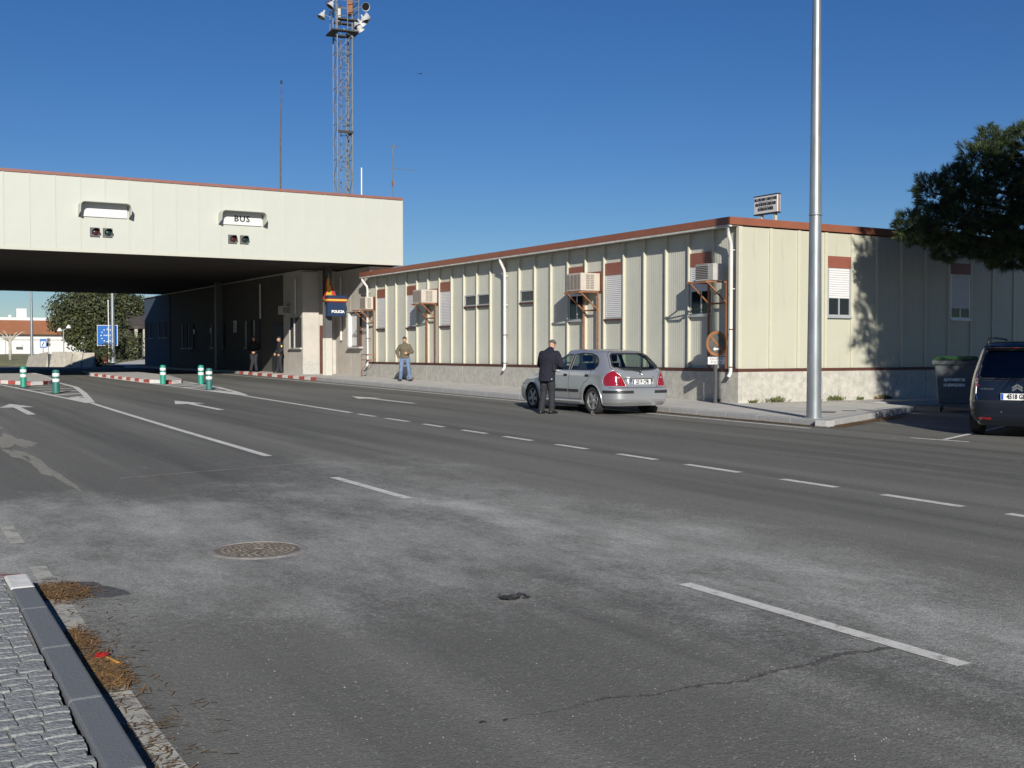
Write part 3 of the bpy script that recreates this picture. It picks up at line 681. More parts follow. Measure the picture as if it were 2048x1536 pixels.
# deep lit window of the projecting wing
f = MB(); f.box(20.14, 20.16, 47.5, 48.75, 1.9, 3.46)
w = mk('window', f, 'dark_glass', off); 
mk('jamb', MB().box(19.99, 20.139, 48.62, 48.80, 1.9, 3.46), 'white_paint', w)
mk('jamb', MB().box(20.05, 20.139, 47.45, 47.5, 1.9, 3.46), 'brown_dk', w)
mk('window_head', MB().box(19.97, 20.139, 47.4, 48.85, 3.465, 3.52), 'render_wall', w)
mk('curtain', MB().box(20.128, 20.138, 48.05, 48.6, 1.95, 3.40), 'shutter', w)
mk('sill', MB().box(19.95, 20.139, 47.3, 48.9, 1.82, 1.895), 'pave', w)
sl = mk('base_slab', MB().box(-.03, 0, .008, .392, 0, .62), 'slab', off, bevel=.004); o0 = Vector((OX, 50.6, zg(50.6) + KZ))
sl.location = Vector((20.15, 46.5, .60)) - o0
for k in range(1, 10): c = link(sl.copy()); c.location = Vector((20.15, 46.5 + k * .4, .60)) - o0
for k in range(0, 6): c = link(sl.copy()); c.location = Vector((OX - .0, 50.62 + k * .4, .62)) - o0
mk('base_slab', MB().box(18.44, 19.27, 50.39, 50.418, .6, 1.24), 'slab', off, bevel=.004)
mk('rain_pipe', MB().tube([(18.43, 56.5, 5.1), (18.43, 56.5, 3.35)], .045, 8), 'pvc', off)
mk('rain_pipe', MB().tube([(18.43, 51.3, 5.1), (18.43, 51.3, 3.45)], .045, 8), 'pvc', off)
mk('rain_pipe', MB().tube([(20.08, 49.75, 5.15), (20.08, 49.75, 4.2), (20.08, 49.75, 2.2)], .05, 8), 'pvc', off)
mk('doorway', MB().box(OX - .006, OX + .02, 53.3, 54.9, .7, 3.0), 'black', off)

# ---- the big canopy across the lanes
CY, CB, CT, CX1, CBK = 46.0, 5.475, 8.38, 21.48, 77.5
can = thing('canopy', 'huge flat cream canopy spanning the traffic lanes with dark underside', 'canopy', (CX1, CY, zg(CY)))
mk('roof_deck', MB().box(-18, CX1 - .03, CY + .20, CBK, CB + .10, 6.0), 'gutter', can)
mk('parapet_back', MB().box(-18, CX1 - .03, CY + .06, CY + .195, CB + .10, CT - .04), 'canopy', can)
PN = .901
oc = Vector((CX1, CY, zg(CY)))
pp = mk('fascia_panel', MB().box(.006, PN - .006, 0, .055, 0, CT - CB - .14), 'canopy', can, world=False, bevel=.004)
pp.location = Vector((CX1 - PN, CY, CB + .10)) - oc
for k in range(2, 44): c = link(pp.copy()); c.location = Vector((CX1 - k * PN, CY, CB + .10)) - oc
st = mk('fascia_seam', MB().box(-.028, .028, -.014, .0, 0, CT - CB - .14), 'canopy_trim', can, world=False)
st.location = Vector((CX1 - PN, CY - .002, CB + .10)) - oc
for k in range(2, 44): c = link(st.copy()); c.location = Vector((CX1 - k * PN, CY - .002, CB + .10)) - oc
mk('bottom_trim', MB().box(-18, CX1, CY - .03, CY + .12, CB, CB + .098), 'canopy_trim', can)
mk('corner_trim', MB().box(CX1 - .06, CX1 + .01, CY - .022, CY + .05, CB + .1, CT - .04), 'canopy_trim', can)
mk('end_panel', MB().box(CX1 - .028, CX1, CY + .06, 52, CB + .1, CT - .04), 'canopy', can)
mk('cap_trim', MB().box(-18, CX1 + .02, CY - .04, CY + .1, CT - .035, CT + .075), 'brown_cap', can)
mk('cap_trim', MB().box(CX1 - .06, CX1 + .02, CY + .102, 52, CT - .035, CT + .075), 'brown_cap', can)
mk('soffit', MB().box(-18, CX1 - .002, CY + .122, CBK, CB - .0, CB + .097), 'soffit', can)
for (x, y) in ((18.0, 62.5), (4.9, 63.0), (4.9, 72.0)):
    mk('column', MB().box(x - .16, x + .16, y - .16, y + .16, .3, CB - .003), 'dark_grey', can)
# H-section column, dark grey above to stand in for shade, white painted foot, standing on the pavement below the end of the canopy
cx, cy = 19.05, 48.84
colm = MB()
for (a, b, c_, d) in ((-.16, .16, -.16, -.13), (-.16, .16, .13, .16), (-.02, .02, -.129, .129)): colm.box(cx + a, cx + b, cy + c_, cy + d, 2.28, CB - .002)
mk('column', colm, 'dark_grey', can)
colw = MB()
for (a, b, c_, d) in ((-.165, .165, -.165, -.128), (-.165, .165, .128, .165), (-.024, .024, -.127, .127)): colw.box(cx + a, cx + b, cy + c_, cy + d, .5, 2.28)
mk('column_foot', colw, 'chipped', can, label='chipped white painted lower part of the column')

# lane sign hoods and signal lamps on the fascia
def hood(x0, x1, word, label):
    cx_ = (x0 + x1) / 2; t = thing('lane_sign', label, 'lane sign', (cx_, CY - .002, 6.8), group='lane signs on the canopy'); z0, z1 = 6.84, 7.39; d = .52
    mk('sign_board', MB().box(x0 + .08, x1 - .08, CY - .06, CY - .004, z0, z1 - .02), 'white', t, bevel=.02)
    # hood: bent sheet with rounded upper corners, open below
    prof = []; R = .16
    for k in range(7): a = pi - k * pi / 12; prof.append((x0 + R + R * cos(a), z1 - R + R * sin(a)))
    for k in range(7): a = pi / 2 - k * pi / 12; prof.append((x1 - R + R * cos(a), z1 - R + R * sin(a)))
    prof = [(x0, z0 + .12)] + prof + [(x1, z0 + .12)]
    mb = MB(); n_ = len(prof); v = []
    for (x, z) in prof: 
        dep = d if z > z0 + .3 else d * .86
        v += [(x, CY - .003, z if z > z0 + .13 else z0 - .02), (x, CY - dep, z)]
    th = .025
    for (x, z) in prof:
        xi = cx_ + (x - cx_) * (1 - th / (x1 - x0) * 2); zi = z - (th if z > z0 + .3 else 0); dep = (d if z > z0 + .3 else d * .86) - .002
        v += [(xi, CY - .003, zi if z > z0 + .13 else z0 - .02), (xi, CY - dep, zi)]
    f = [(2 * i, 2 * i + 1, 2 * i + 3, 2 * i + 2) for i in range(n_ - 1)] + [(2 * n_ + 2 * i, 2 * n_ + 2 * i + 2, 2 * n_ + 2 * i + 3, 2 * n_ + 2 * i + 1) for i in range(n_ - 1)] + [(2 * i + 1, 2 * n_ + 2 * i + 1, 2 * n_ + 2 * i + 3, 2 * i + 3) for i in range(n_ - 1)]
    mb.add(v, f); mk('hood', mb, 'canopy', t, smooth='auto')
    if word: text('lettering', word, .34, 'black_text', t, face_mtx((cx_ + .02, CY - .062, 7.09), (1, 0, 0), (0, 0, 1)), spacing=1.2, offset=.010)
hood(7.89, 9.78, None, 'blank white lane sign under a rounded cream hood, left on the canopy front')
hood(13.28, 15.16, 'BUS', 'white BUS lane sign under a rounded cream hood on the canopy front')
def signal(x, red, label):
    t = thing('signal_lamp', label, 'signal lamp', (x, CY - .002, 6.2), group='lane signal lamps on the canopy'); s = .178
    mk('back_board', MB().box(x - s, x + s, CY - .05, CY - .004, 6.26 - s, 6.26 + s), 'dark_grey', t, bevel=.01)
    mk('lens', MB().lathe([(.115, 0), (.115, .03), (.07, .05), (.01, .058)], n=18, M4=Matrix.Translation((x + .02, CY - .05, 6.26)) @ Matrix.Rotation(pi / 2, 4, 'X')), 'sig_red' if red else 'sig_green', t, smooth='auto')
    mb = MB(); v = []; f = []
    for k in range(13):
        a = -pi * .10 + k * pi * 1.2 / 12
        for rr_, yy_ in ((.135, -.05), (.14, -.30 + .10 * abs(cos(a)))): v.append((x + .02 + rr_ * cos(a), CY + yy_, 6.26 + rr_ * sin(a)))
    mb.add(v, [(2 * i, 2 * i + 1, 2 * i + 3, 2 * i + 2) for i in range(12)]); mk('visor', mb, 'car_trim', t)
signal(8.49, True, 'dark red signal lamp with visor under the blank lane sign')
signal(8.96, False, 'dark green signal lamp with visor under the blank lane sign')
signal(13.85, True, 'dark red signal lamp with visor under the BUS sign')
signal(14.34, False, 'dark green signal lamp with visor under the BUS sign')

# ============================================================ THINGS ON THE ANNEX
def ac_stand(y0, y1, d, z, label, zb=PT):
    """rusty angle iron frame: two posts on the plinth, two arms with struts carrying the unit"""
    t = thing('ac_stand', label, 'bracket stand', (AX, (y0 + y1) / 2, zb), group='rusty angle iron stands for air conditioners'); x = AX - .085
    for y in (y0, y1):
        mk('post', MB().box(x - .045, x, y - .025, y + .025, zb + .076, z), 'rust', t)
        mk('arm', MB().bar((x, y, z + .022), (x - d, y, z + .022), .04), 'rust', t)
        mk('strut', MB().bar((x - d + .06, y, z), (x - .02, y, z - .52), .035), 'rust', t)
    mk('rail', MB().bar((x - d, y0 - .04, z + .0), (x - d, y1 + .04, z + .0), .04), 'rust', t)
    mk('rail', MB().bar((x - .022, y0 + .026, z - .52), (x - .022, y1 - .026, z - .52), .045), 'rust', t)
    return t
def ac_unit(y0, y1, d, z0, z1, label, grey=False, back=0.):
    t = thing('air_conditioner', label, 'air conditioner', (AX - .2, (y0 + y1) / 2, z0), group='window air conditioners on the annex wall'); x1 = AX - .045 - back; x0 = x1 - d
    mk('casing', MB().box(x0, x1, y0, y1, z0, z1), 'ac_grey' if grey else 'ac', t, bevel=.012)
    g = 'ac_dark' if grey else 'ac_grille'
    # side louvres facing the sun
    if not grey:
        for a, b in ((.28, .46), (.50, .68)): 
            gr = mk('side_grille', MB().box(x1 - d * (1 - a) , x1 - d * (1 - b), y0 - .006, y0 - .001, z0 + .05, z1 - .05), g, t)
            for k in range(8): mk('louvre', MB().box(x1 - d * (1 - a), x1 - d * (1 - b), y0 - .012, y0 - .006, z0 + .07 + k * (z1 - z0 - .12) / 8, z0 + .085 + k * (z1 - z0 - .12) / 8), 'ac', gr)
    W = y1 - y0
    for a, b in (((.06, .26), (.30, .50), (.54, .74), (.78, .94)) if not grey else ((.06, .72),)):
        gr = mk('front_grille', MB().box(x0 - .006, x0 - .001, y1 - W * b, y1 - W * a, z0 + .05, z1 - .05), g, t)
        if grey:
            for k in range(9): mk('louvre', MB().box(x0 - .014, x0 - .006, y1 - W * b, y1 - W * a, z0 + .07 + k * .045, z0 + .082 + k * .045), 'ac_grey', gr)
    return t
ac_stand(39.52, 40.26, .66, 3.50, 'rusty stand under the beige air conditioner between the shuttered windows')
ac_unit(39.48, 40.25, .68, 3.555, 4.06, 'beige air conditioner between white shuttered windows, left of the high twin window')
ac_stand(28.56, 29.32, .70, 3.46, 'rusty stand with diagonal struts beside the half-hidden dark window behind the silver car')
ac_unit(28.53, 29.32, .70, 3.515, 4.05, 'beige window air conditioner on the wall above the silver hatchback')
ac_stand(22.72, 23.42, .72, 3.46, 'rusty stand by the corner rain pipe behind the round orange sign')
ac_unit(22.66, 23.38, .34, 3.515, 3.95, 'grey split air conditioner with dark coil at the corner of the annex', grey=True, back=.22)
ac_stand(45.45, 46.12, .70, 3.44, 'rusty stand with a small rail at the far end of the annex')
ac_unit(45.40, 46.00, .36, 3.50, 4.03, 'small beige air conditioner at the far end of the annex by the grey wing', back=.1)
rl = thing('short_railing', 'thin rusty rail fixed low to the far end of the annex plinth', 'railing', (AX - .2, 45.7, PT))
mk('rail', MB().tube([(AX - .12, 45.95, 1.55), (AX - .45, 45.95, 1.55), (AX - .45, 45.2, 1.55), (AX - .12, 45.2, 1.55)], .018, 6), 'rust', rl)
mk('rail', MB().tube([(AX - .12, 45.95, 1.32), (AX - .45, 45.95, 1.32), (AX - .45, 45.2, 1.32), (AX - .12, 45.2, 1.32)], .018, 6), 'rust', rl)
mk('post', MB().tube([(AX - .45, 45.95, .57), (AX - .45, 45.95, 1.55)], .018, 6), 'rust', rl)

# roof sign
rs = thing('roof_sign', 'white board with three lines of black lettering standing on the annex roof', 'roof sign', (21.4, 22.95, RT - .05)); X0 = 21.4
mk('board', MB().box(X0, X0 + .11, 22.51, 23.40, 5.385, 5.845), 'white', rs, bevel=.006)
mk('frame', MB().box(X0 - .006, X0 + .116, 22.495, 23.415, 5.846, 5.872).box(X0 - .006, X0 + .116, 22.495, 23.415, 5.355, 5.384), 'black', rs)
mk('rusty_edge', MB().box(X0 + .03, X0 + .085, 22.50, 22.5095, 5.39, 5.84), 'rust', rs)
for y in (22.66, 23.18): mk('leg', MB().box(X0 + .03, X0 + .10, y - .04, y + .04, RT - .05, 5.3545), 'canopy_trim', rs)
for z, s_, tx in ((5.755, .105, 'SALA DESCANSO CONDUCTORES'), (5.625, .105, 'SALLE DE REPOS DES CONDUCTEURS'), (5.495, .115, 'RUHERAUM FAHRER')):
    text('lettering', tx, s_, 'black_text', rs, face_mtx((X0 - .003, 22.955, z), (0, -1, 0), (0, 0, 1)), sx=.44 if len(tx) > 26 else (.52 if len(tx) > 16 else .56), offset=.003)
mk('rule', MB().box(X0 - .004, X0 - .001, 22.7, 23.22, 5.684, 5.692).box(X0 - .004, X0 - .001, 22.7, 23.22, 5.556, 5.564), 'black_text', rs)

# ============================================================ STREET FURNITURE
lp = thing('lamp_post', 'tall galvanised steel lamp post rising out of the picture at the pavement corner', 'lamp post', (17.38 + .02, 17.19, zg(17.2) + KZ)); bx, by, bz = 17.4, 17.19, zg(17.2) + KZ
mk('pole', MB().lathe([(.155, .02), (.150, .6), (.148, 1.0), (.055, 12.6)], (bx, by, bz), 28), 'galv', lp, smooth='auto')
mk('base_flange', MB().lathe([(.19, -.01), (.19, .02)], (bx, by, bz), 24), 'galv', lp)
mk('weld_ring', MB().lathe([(.150, 4.19), (.126, 4.20), (.126, 4.23), (.12, 4.24)], (bx, by, bz), 24), 'galv', lp)
mk('access_door', MB().box(.138, .162, -.055, .055, .45, .85, Matrix.Translation((bx, by, bz)) @ Matrix.Rotation(-.6, 4, 'Z')), 'galv', lp, bevel=.006)
mk('arm', MB().tube([(bx, by, bz + 12.5), (bx - .3, by + .1, bz + 12.9), (bx - 1.6, by + .3, bz + 13.1)], .04, 8), 'galv', lp)
mk('lantern', MB().loft([[(bx - 1.5 - i * .2, by + .28 + sin(a) * w, bz + 13.1 + cos(a) * w * .4) for a in np.linspace(0, 2 * pi, 10, endpoint=False)] for i, w in enumerate((.06, .15, .17, .14, .05))]), 'galv', lp, smooth=True)

# round restriction sign with its plate near the corner
sx, sy = 19.40, 22.62; sb_ = G(sx, sy, KZ)
sg = thing('traffic_sign', 'round faded orange-bordered sign with white arrow and a small text plate near the annex corner', 'traffic sign', sb_)
mk('post', MB().box(sx - .04, sx + .04, sy - .03, sy + .03, sb_.z - .02, 2.22), 'dark_grey', sg)
sn = Vector((-.12, -1, 0)).normalized(); sr = Vector((0, 0, 1)).cross(sn) * -1; sr = Vector((-sn.y, sn.x, 0))
zc = 1.885
def disc(r0, r1, d0, d1, m_, nm, par):
    mb = MB(); n_ = 36; c = Vector((sx, sy, zc)) + sn * .04; v = []; 
    for k in range(n_):
        a = 2 * pi * k / n_; e = sr * cos(a) + Vector((0, 0, 1)) * sin(a)
        for rr_, dd in ((r0, d1), (r1, d1), (r1, d0), (r0, d0)): v.append(c + e * rr_ + sn * dd)
    f = []
    for k in range(n_):
        a, b = 4 * k, 4 * ((k + 1) % n_)
        for q in range(4): f.append((a + q, a + (q + 1) % 4, b + (q + 1) % 4, b + q))
    return mk(nm, mb.add(v, f), m_, par)
dsc = disc(.002, .325, 0, .012, 'sign_face', 'disc', sg)
disc(.255, .322, .0135, .017, 'sign_orange', 'border', dsc)
R_ = face_mtx(Vector((sx, sy, zc)) + sn * .055, sr, (0, 0, 1))
mk('diagonal', MB().prism([(-.20, .165), (-.165, .20), (.20, -.165), (.165, -.20)], 0, .002, R_), 'sign_orange', dsc)
mk('arrow', MB().prism([(-.115, -.14), (-.045, -.085), (-.045, -.118), (.075, -.118), (.075, -.162), (-.045, -.162), (-.045, -.195)], .003, .006, R_), 'white', dsc)
P_ = face_mtx(Vector((sx, sy, 1.445)) + sn * .035, sr, (0, 0, 1))
plt = mk('text_plate', MB().prism([(-.26, -.095), (.26, -.095), (.26, .095), (-.26, .095)], 0, .012, P_), 'white', sg)
mk('plate_rim', MB().prism([(-.275, -.11), (.275, -.11), (.275, .11), (-.275, .11)], -.008, -.001, P_), 'black', sg)
text('lettering', 'EXCEPTO', .095, 'grey_text', plt, face_mtx(Vector((sx, sy, 1.488)) + sn * .050, sr, (0, 0, 1)))
text('lettering', 'POLICIA', .095, 'grey_text', plt, face_mtx(Vector((sx, sy, 1.402)) + sn * .050, sr, (0, 0, 1)))

# police light box and flag on the column
ps = thing('police_sign', 'dark blue POLICIA box sign with a yellow band, hung on the canopy column', 'sign', (19.0, 48.4, 3.25)); a0, a1, yb_ = 18.86, 19.74, 48.25
Z3 = 3.27
body = MB().prism([(a0, yb_ + .32), (a0, yb_ + .06), (a0 + .06, yb_), (a1 - .06, yb_), (a1, yb_ + .06), (a1, yb_ + .32)], Z3, Z3 + .62)
mk('box', body, 'police_blue', ps)
for z0, z1, m_, e in ((.622, .69, 'band_red', .05), (.691, .755, 'yellow', .055), (.756, .80, 'band_red', .05), (.801, .93, 'police_blue', .04)):
    mk('band', MB().prism([(a0 - e, yb_ + .32), (a0 - e, yb_ + .05), (a0, yb_ - e), (a1, yb_ - e), (a1 + e, yb_ + .05), (a1 + e, yb_ + .32)], Z3 + z0, Z3 + z1), m_, ps)
text('lettering', 'POLICIA', .165, 'white_text', ps, face_mtx(((a0 + a1) / 2 + .03, yb_ - .004, Z3 + .20), (1, 0, 0), (0, 0, 1)), offset=.006)
mk('bracket', MB().box(18.98, 19.12, yb_ + .321, 48.67, Z3 + .2, Z3 + .3).box(18.98, 19.12, yb_ + .321, 48.67, Z3 + .6, Z3 + .7), 'dark_grey', ps)
fg = thing('spanish_flag', 'red and yellow flag drooping from a short slanted staff above the POLICIA box', 'flag', (19.1, 48.35, 4.2))
p0f, p1f = Vector((19.32, 48.42, 4.15)), Vector((18.84, 48.20, 5.20))
mk('staff', MB().tube([p0f, p1f], .016, 6), 'galv', fg)
def cloth(u0, u1, m_):                                 # u from the staff out to the hanging free edge
    mb = MB(); v = []; nu, nv = 6, 14; lf = Vector((-cos(YAW), sin(YAW), 0)); aw_ = Vector((sin(YAW), cos(YAW), 0))
    for i in range(nu + 1):
        u = u0 + (u1 - u0) * i / nu
        for k in range(nv + 1):
            q = k / nv; p = p1f.lerp(p0f, .02 + .95 * q); e = u * q
            v.append(p + lf * (e * .58 + .03 * sin(q * 7) * u) + aw_ * (.06 * sin(u * 11 + q * 3) * q) - Vector((0, 0, u * .16)))
    f = [(i * (nv + 1) + k, i * (nv + 1) + k + 1, (i + 1) * (nv + 1) + k + 1, (i + 1) * (nv + 1) + k) for i in range(nu) for k in range(nv)]
    o = mk('flag_stripe', mb.add(v, f), m_, fg, smooth=True); s_ = o.modifiers.new('thick', 'SOLIDIFY'); s_.thickness = .004
cloth(0, .25, 'red'); cloth(.25, .80, 'yellow'); cloth(.80, 1.05, 'red')
em = MB(); em.ball((18.93, 48.14, 4.70), .06, 8, 6, (1, .25, 1.3)); mk('emblem', em, 'brown', fg)

# ---- lattice floodlight mast behind the office
TW = thing('floodlight_mast', 'tall grey lattice mast with a platform of white floodlights, behind the canopy', 'mast', (26.75, 65.8, .5), -YAW)
TB = .5
hw = .47; zt = 22.6; R45 = Matrix.Rotation(radians(24), 4, 'Z')
cn = [R45 @ Vector(p) for p in ((-hw, -hw, 0), (hw, -hw, 0), (hw, hw, 0), (-hw, hw, 0))]
U = lambda px: (px - 687) * .0307
Zt = lambda py: 1.68 + (703 - py) / 2280 * 70 - TB
for c in cn: mk('leg', MB().bar((c.x, c.y, 0), (c.x, c.y, Zt(-10)), .068), 'steel_grey', TW, world=False)
NB = 19; hb = Zt(75) / NB
br = MB(); hz = MB()
for i in range(NB):
    z0, z1 = i * hb, (i + 1) * hb
    for q in range(4):
        a, b = cn[q], cn[(q + 1) % 4]
        if (i + q) % 2: a, b = b, a
        br.bar((a.x, a.y, z0), (b.x, b.y, z1), .036)
        if i % 2 == 0: hz.bar((a.x, a.y, z0), (b.x, b.y, z0), .03)
mk('lattice_bracing', br, 'steel_grey', TW, world=False, kind='stuff'); mk('lattice_bracing', hz, 'steel_grey', TW, world=False, kind='stuff')
mk('ring_frame', MB().bar(cn[0] + Vector((0, 0, Zt(267))), cn[1] + Vector((0, 0, Zt(267))), .14).bar(cn[1] + Vector((0, 0, Zt(267))), cn[2] + Vector((0, 0, Zt(267))), .14), 'black_steel', TW, world=False)
ld_ = MB()
for x in (-.10, .22): ld_.bar((x, -.12, 0), (x, -.12, Zt(70)), .04)
for k in range(62): ld_.bar((-.10, -.12, .3 + k * .32), (.22, -.12, .3 + k * .32), .022)
mk('ladder', ld_, 'steel_grey', TW, world=False, kind='stuff')
cb = MB()
for k in range(26): cb.box(-.16, -.09, -.18, -.12, .5 + k * .78, .5 + k * .78 + .16); cb.box(.26, .33, -.18, -.12, .9 + k * .78, .9 + k * .78 + .16)
mk('cable_clamps', cb, 'black_steel', TW, world=False, kind='stuff')
# platforms
ring = MB(); zp = Zt(70)
Rp = Matrix.Rotation(radians(24), 4, 'Z')
for (x0, x1, y0, y1) in ((-.85, .85, -.85, -.4), (-.85, .85, .4, .85), (-.85, -.4, -.399, .399), (.4, .85, -.399, .399)): ring.box(x0, x1, y0, y1, zp - .05, zp + .02, Rp)
mk('platform', ring, 'black_steel', TW, world=False)
zp2 = Zt(46); p2 = MB()
for (x0, x1, y0, y1) in ((-.45, .8, -.7, -.25), (-.45, .8, .25, .6)): p2.box(x0, x1, y0, y1, zp2 - .06, zp2 + .02, Rp)
mk('platform', p2, 'black_steel', TW, world=False)
rl_ = MB(); 
for z in (zp2 + .55, zp2 + 1.05):
    P4 = [Rp @ Vector(p) + Vector((0, 0, z)) for p in ((-.62, -.75, 0), (.8, -.75, 0), (.8, .65, 0), (-.62, .65, 0))]
    for i in range(4): rl_.bar(P4[i], P4[(i + 1) % 4], .035)
for p in ((-.62, -.75), (.8, -.75), (.8, .65), (-.62, .65), (.1, -.75)):
    q = Rp @ Vector((p[0], p[1], 0)); rl_.bar((q.x, q.y, zp), (q.x, q.y, zp2 + 1.9), .04)
mk('guard_rail', rl_, 'steel_grey', TW, world=False)
mk('rack', MB().bar((U(655), -.3, Zt(12)), (U(690), .1, Zt(-14)), .07).bar((U(662), -.3, Zt(36)), (U(685), .1, Zt(13)), .07), 'black_steel', TW, world=False)
mk('junction_box', MB().box(U(697), U(708), -.3, .1, Zt(34), Zt(7)), 'rust', TW, world=False)
mk('brace', MB().bar((U(690), -.5, Zt(64)), (U(709), -.2, Zt(80)), .06), 'galv', TW, world=False)
mk('ballast_box', MB().box(U(676), U(684), -.2, .25, Zt(52), Zt(20)), 'ac_grey', TW, world=False)
def flood(px, py, dirv, label=None):
    """bell reflector with its lamp holder; dirv = opening direction (u, away, up)"""
    d = Vector(dirv).normalized(); q = d.to_track_quat('Z', 'Y').to_matrix().to_4x4(); c = Vector((U(px), -.35, Zt(py)))
    f_ = mk('floodlight', MB().lathe([(.05, -.38), (.06, -.20), (.12, -.18), (.17, -.05), (.25, .14), (.265, .16), (.25, .155), (.16, -.03), (.04, -.12)], M4=Matrix.Translation(c) @ q, n=18), 'flood_white', TW, smooth='auto', world=False)
    mk('lens', MB().lathe([(.235, .12), (.17, .125), (.01, .127)], M4=Matrix.Translation(c) @ q, n=16), 'dark_glass', f_, world=False)
    mk('yoke', MB().bar(c - d * .1, Vector((U(687) + (c.x - U(687)) * .5, -.2, c.z - .1)), .035), 'steel_grey', f_, world=False)
flood(666, 17, (-.45, -.25, -.75)); flood(648, 38, (-.35, -.25, -.85)); flood(733, 20, (.45, -.85, -.45)); flood(735, 42, (.7, .2, .5)); flood(726, 55, (.55, .35, -.7)); flood(731, 47, (.45, -.2, -.85)); flood(717, 58, (.35, -.3, -.6)); flood(722, 63, (.4, .6, -.8))

# ---- aerials on the canopy roof
wa = thing('whip_aerial', 'very tall thin rusty whip aerial standing on the canopy roof left of the mast', 'aerial', (19.0, 55, 6.0))
mk('whip', MB().tube([(19.0, 55, 6.0), (19.03, 55, 12), (19.09, 55, 14.98)], .05, 8, rs=[.05, .04, .025]), 'whip', wa)
mk('tip', MB().tube([(19.09, 55, 14.98), (19.095, 55, 15.15)], .05, 6), 'black', wa)
wp = thing('vent_pipe', 'short white pipe standing on the canopy roof right of the mast', 'pipe', (20.17, 47.5, 6.0))
mk('pipe', MB().tube([(20.17, 47.5, 6.0), (20.18, 47.5, 9.83)], .03, 8), 'white', wp)
mk('pipe_cap', MB().lathe([(.038, 0), (.038, .05)], (20.18, 47.5, 9.831), 10), 'white', wp)
tv = thing('tv_aerial', 'thin television aerial with a side boom at the right end of the canopy roof', 'aerial', (21.26, 46.5, 6.0))
mk('mast_tube', MB().tube([(21.26, 46.5, 6.0), (21.259, 46.500, 10.563), (21.259, 46.500, 10.824)], .026, 8), 'steel_grey', tv)
bm_ = MB().bar((21.259, 46.500, 9.812), (22.333, 46.291, 9.750), .018)
for k in range(8): bm_.bar((21.40 + k * .125, 46.48 - k * .025 - .09, 9.81 - k * .008), (21.40 + k * .125, 46.48 - k * .025 + .09, 9.81 - k * .008), .010)
mk('boom', bm_, 'steel_grey', tv)
mk('top_dipole', MB().bar((21.227, 46.500, 10.563), (21.373, 46.396, 10.897), .035).bar((20.956, 46.500, 10.792), (21.665, 46.448, 10.771), .012), 'steel_grey', tv)
mk('clamp', MB().box(21.22, 21.30, 46.45, 46.55, 9.05, 9.24), 'rust', tv)

# ---- bollards
def bollard(x, y, m_, label):
    g = G(x, y); t = thing('bollard', label, 'bollard', g, group='green lane bollards with white bands')
    h = .74; r_ = .105
    mk('post', MB().lathe([(r_ + .006, 0), (r_, .03), (r_, h - .07), (r_ * .93, h - .03), (r_ * .7, h - .006), (.02, h)], g, 24), m_, t, smooth='auto')
    for z in (.36, .53): mk('reflective_band', MB().lathe([(r_ + .001, z), (r_ + .004, z + .004), (r_ + .004, z + .096), (r_ + .001, z + .10)], g, 24), 'reflector', t, smooth='auto')
    mk('base_ring', MB().lathe([(r_ + .03, 0), (r_ + .03, .012), (r_ + .004, .02)], g, 20), 'black', t)
bollard(5.49, 42.9, 'bollard', 'light green bollard touching the kerb of the left island')
bollard(5.77, 37.75, 'bollard_dk', 'dark green bollard alone in the left hatched area')
bollard(10.49, 43.79, 'bollard', 'light green bollard at the tip of the middle island kerb')
bollard(11.78, 43.25, 'bollard', 'light green bollard just behind the dark one near the middle nose')
bollard(10.72, 38.36, 'bollard_dk', 'dark green bollard closest to the middle nose')

# ---- manhole
mh = thing('manhole_cover', 'rusty round cast iron manhole cover in the near lane', 'manhole cover', G(2.86, 8.86))
mg = G(2.86, 8.86)
def tilt(mb): return mb
rg = MB(); n_ = 48; v = []
for k in range(n_):
    a = 2 * pi * k / n_
    for r_, z in ((.395, .001), (.375, .012), (.345, .012), (.338, .002)): v.append((mg.x + r_ * cos(a), mg.y + r_ * sin(a), zg(mg.y + r_ * sin(a)) + z))
mk('frame_ring', rg.add(v, [(4 * k + q, 4 * k + q + 1, 4 * ((k + 1) % n_) + q + 1, 4 * ((k + 1) % n_) + q) for k in range(n_) for q in range(3)]), 'iron_ring', mh)
lid = MB(); v = []; rs_ = (.001, .06, .065, .2, .327, .332)
for k in range(n_):
    a = 2 * pi * k / n_
    for r_, z in zip(rs_, (.001, .001, .008, .009, .009, .0)): v.append((mg.x + r_ * cos(a), mg.y + r_ * sin(a), zg(mg.y + r_ * sin(a)) + z))
mk('lid', lid.add(v, [(6 * k + q, 6 * k + q + 1, 6 * ((k + 1) % n_) + q + 1, 6 * ((k + 1) % n_) + q) for k in range(n_) for q in range(5)]), 'cast_iron', mh)
st_ = MB()
for r_ in (.10, .145, .19, .235, .28):
    m_ = int(r_ * 110)
    for k in range(m_):
        a = 2 * pi * k / m_ + r_ * 9; Mx = Matrix.Translation((mg.x + r_ * cos(a), mg.y + r_ * sin(a), zg(mg.y + r_ * sin(a)) + .009)) @ Matrix.Rotation(a, 4, 'Z'); st_.box(-.013, .013, -.017, .017, 0, .006, Mx)
mk('studs', st_, 'cast_iron', mh, kind='stuff')

# ---- wheeled dumpster
Du = thing('dumpster', 'dark grey four-wheeled dumpster with green lid beside the blue car', 'dumpster', G(23.2, 18.9, 0), atan2(-.8, .6))
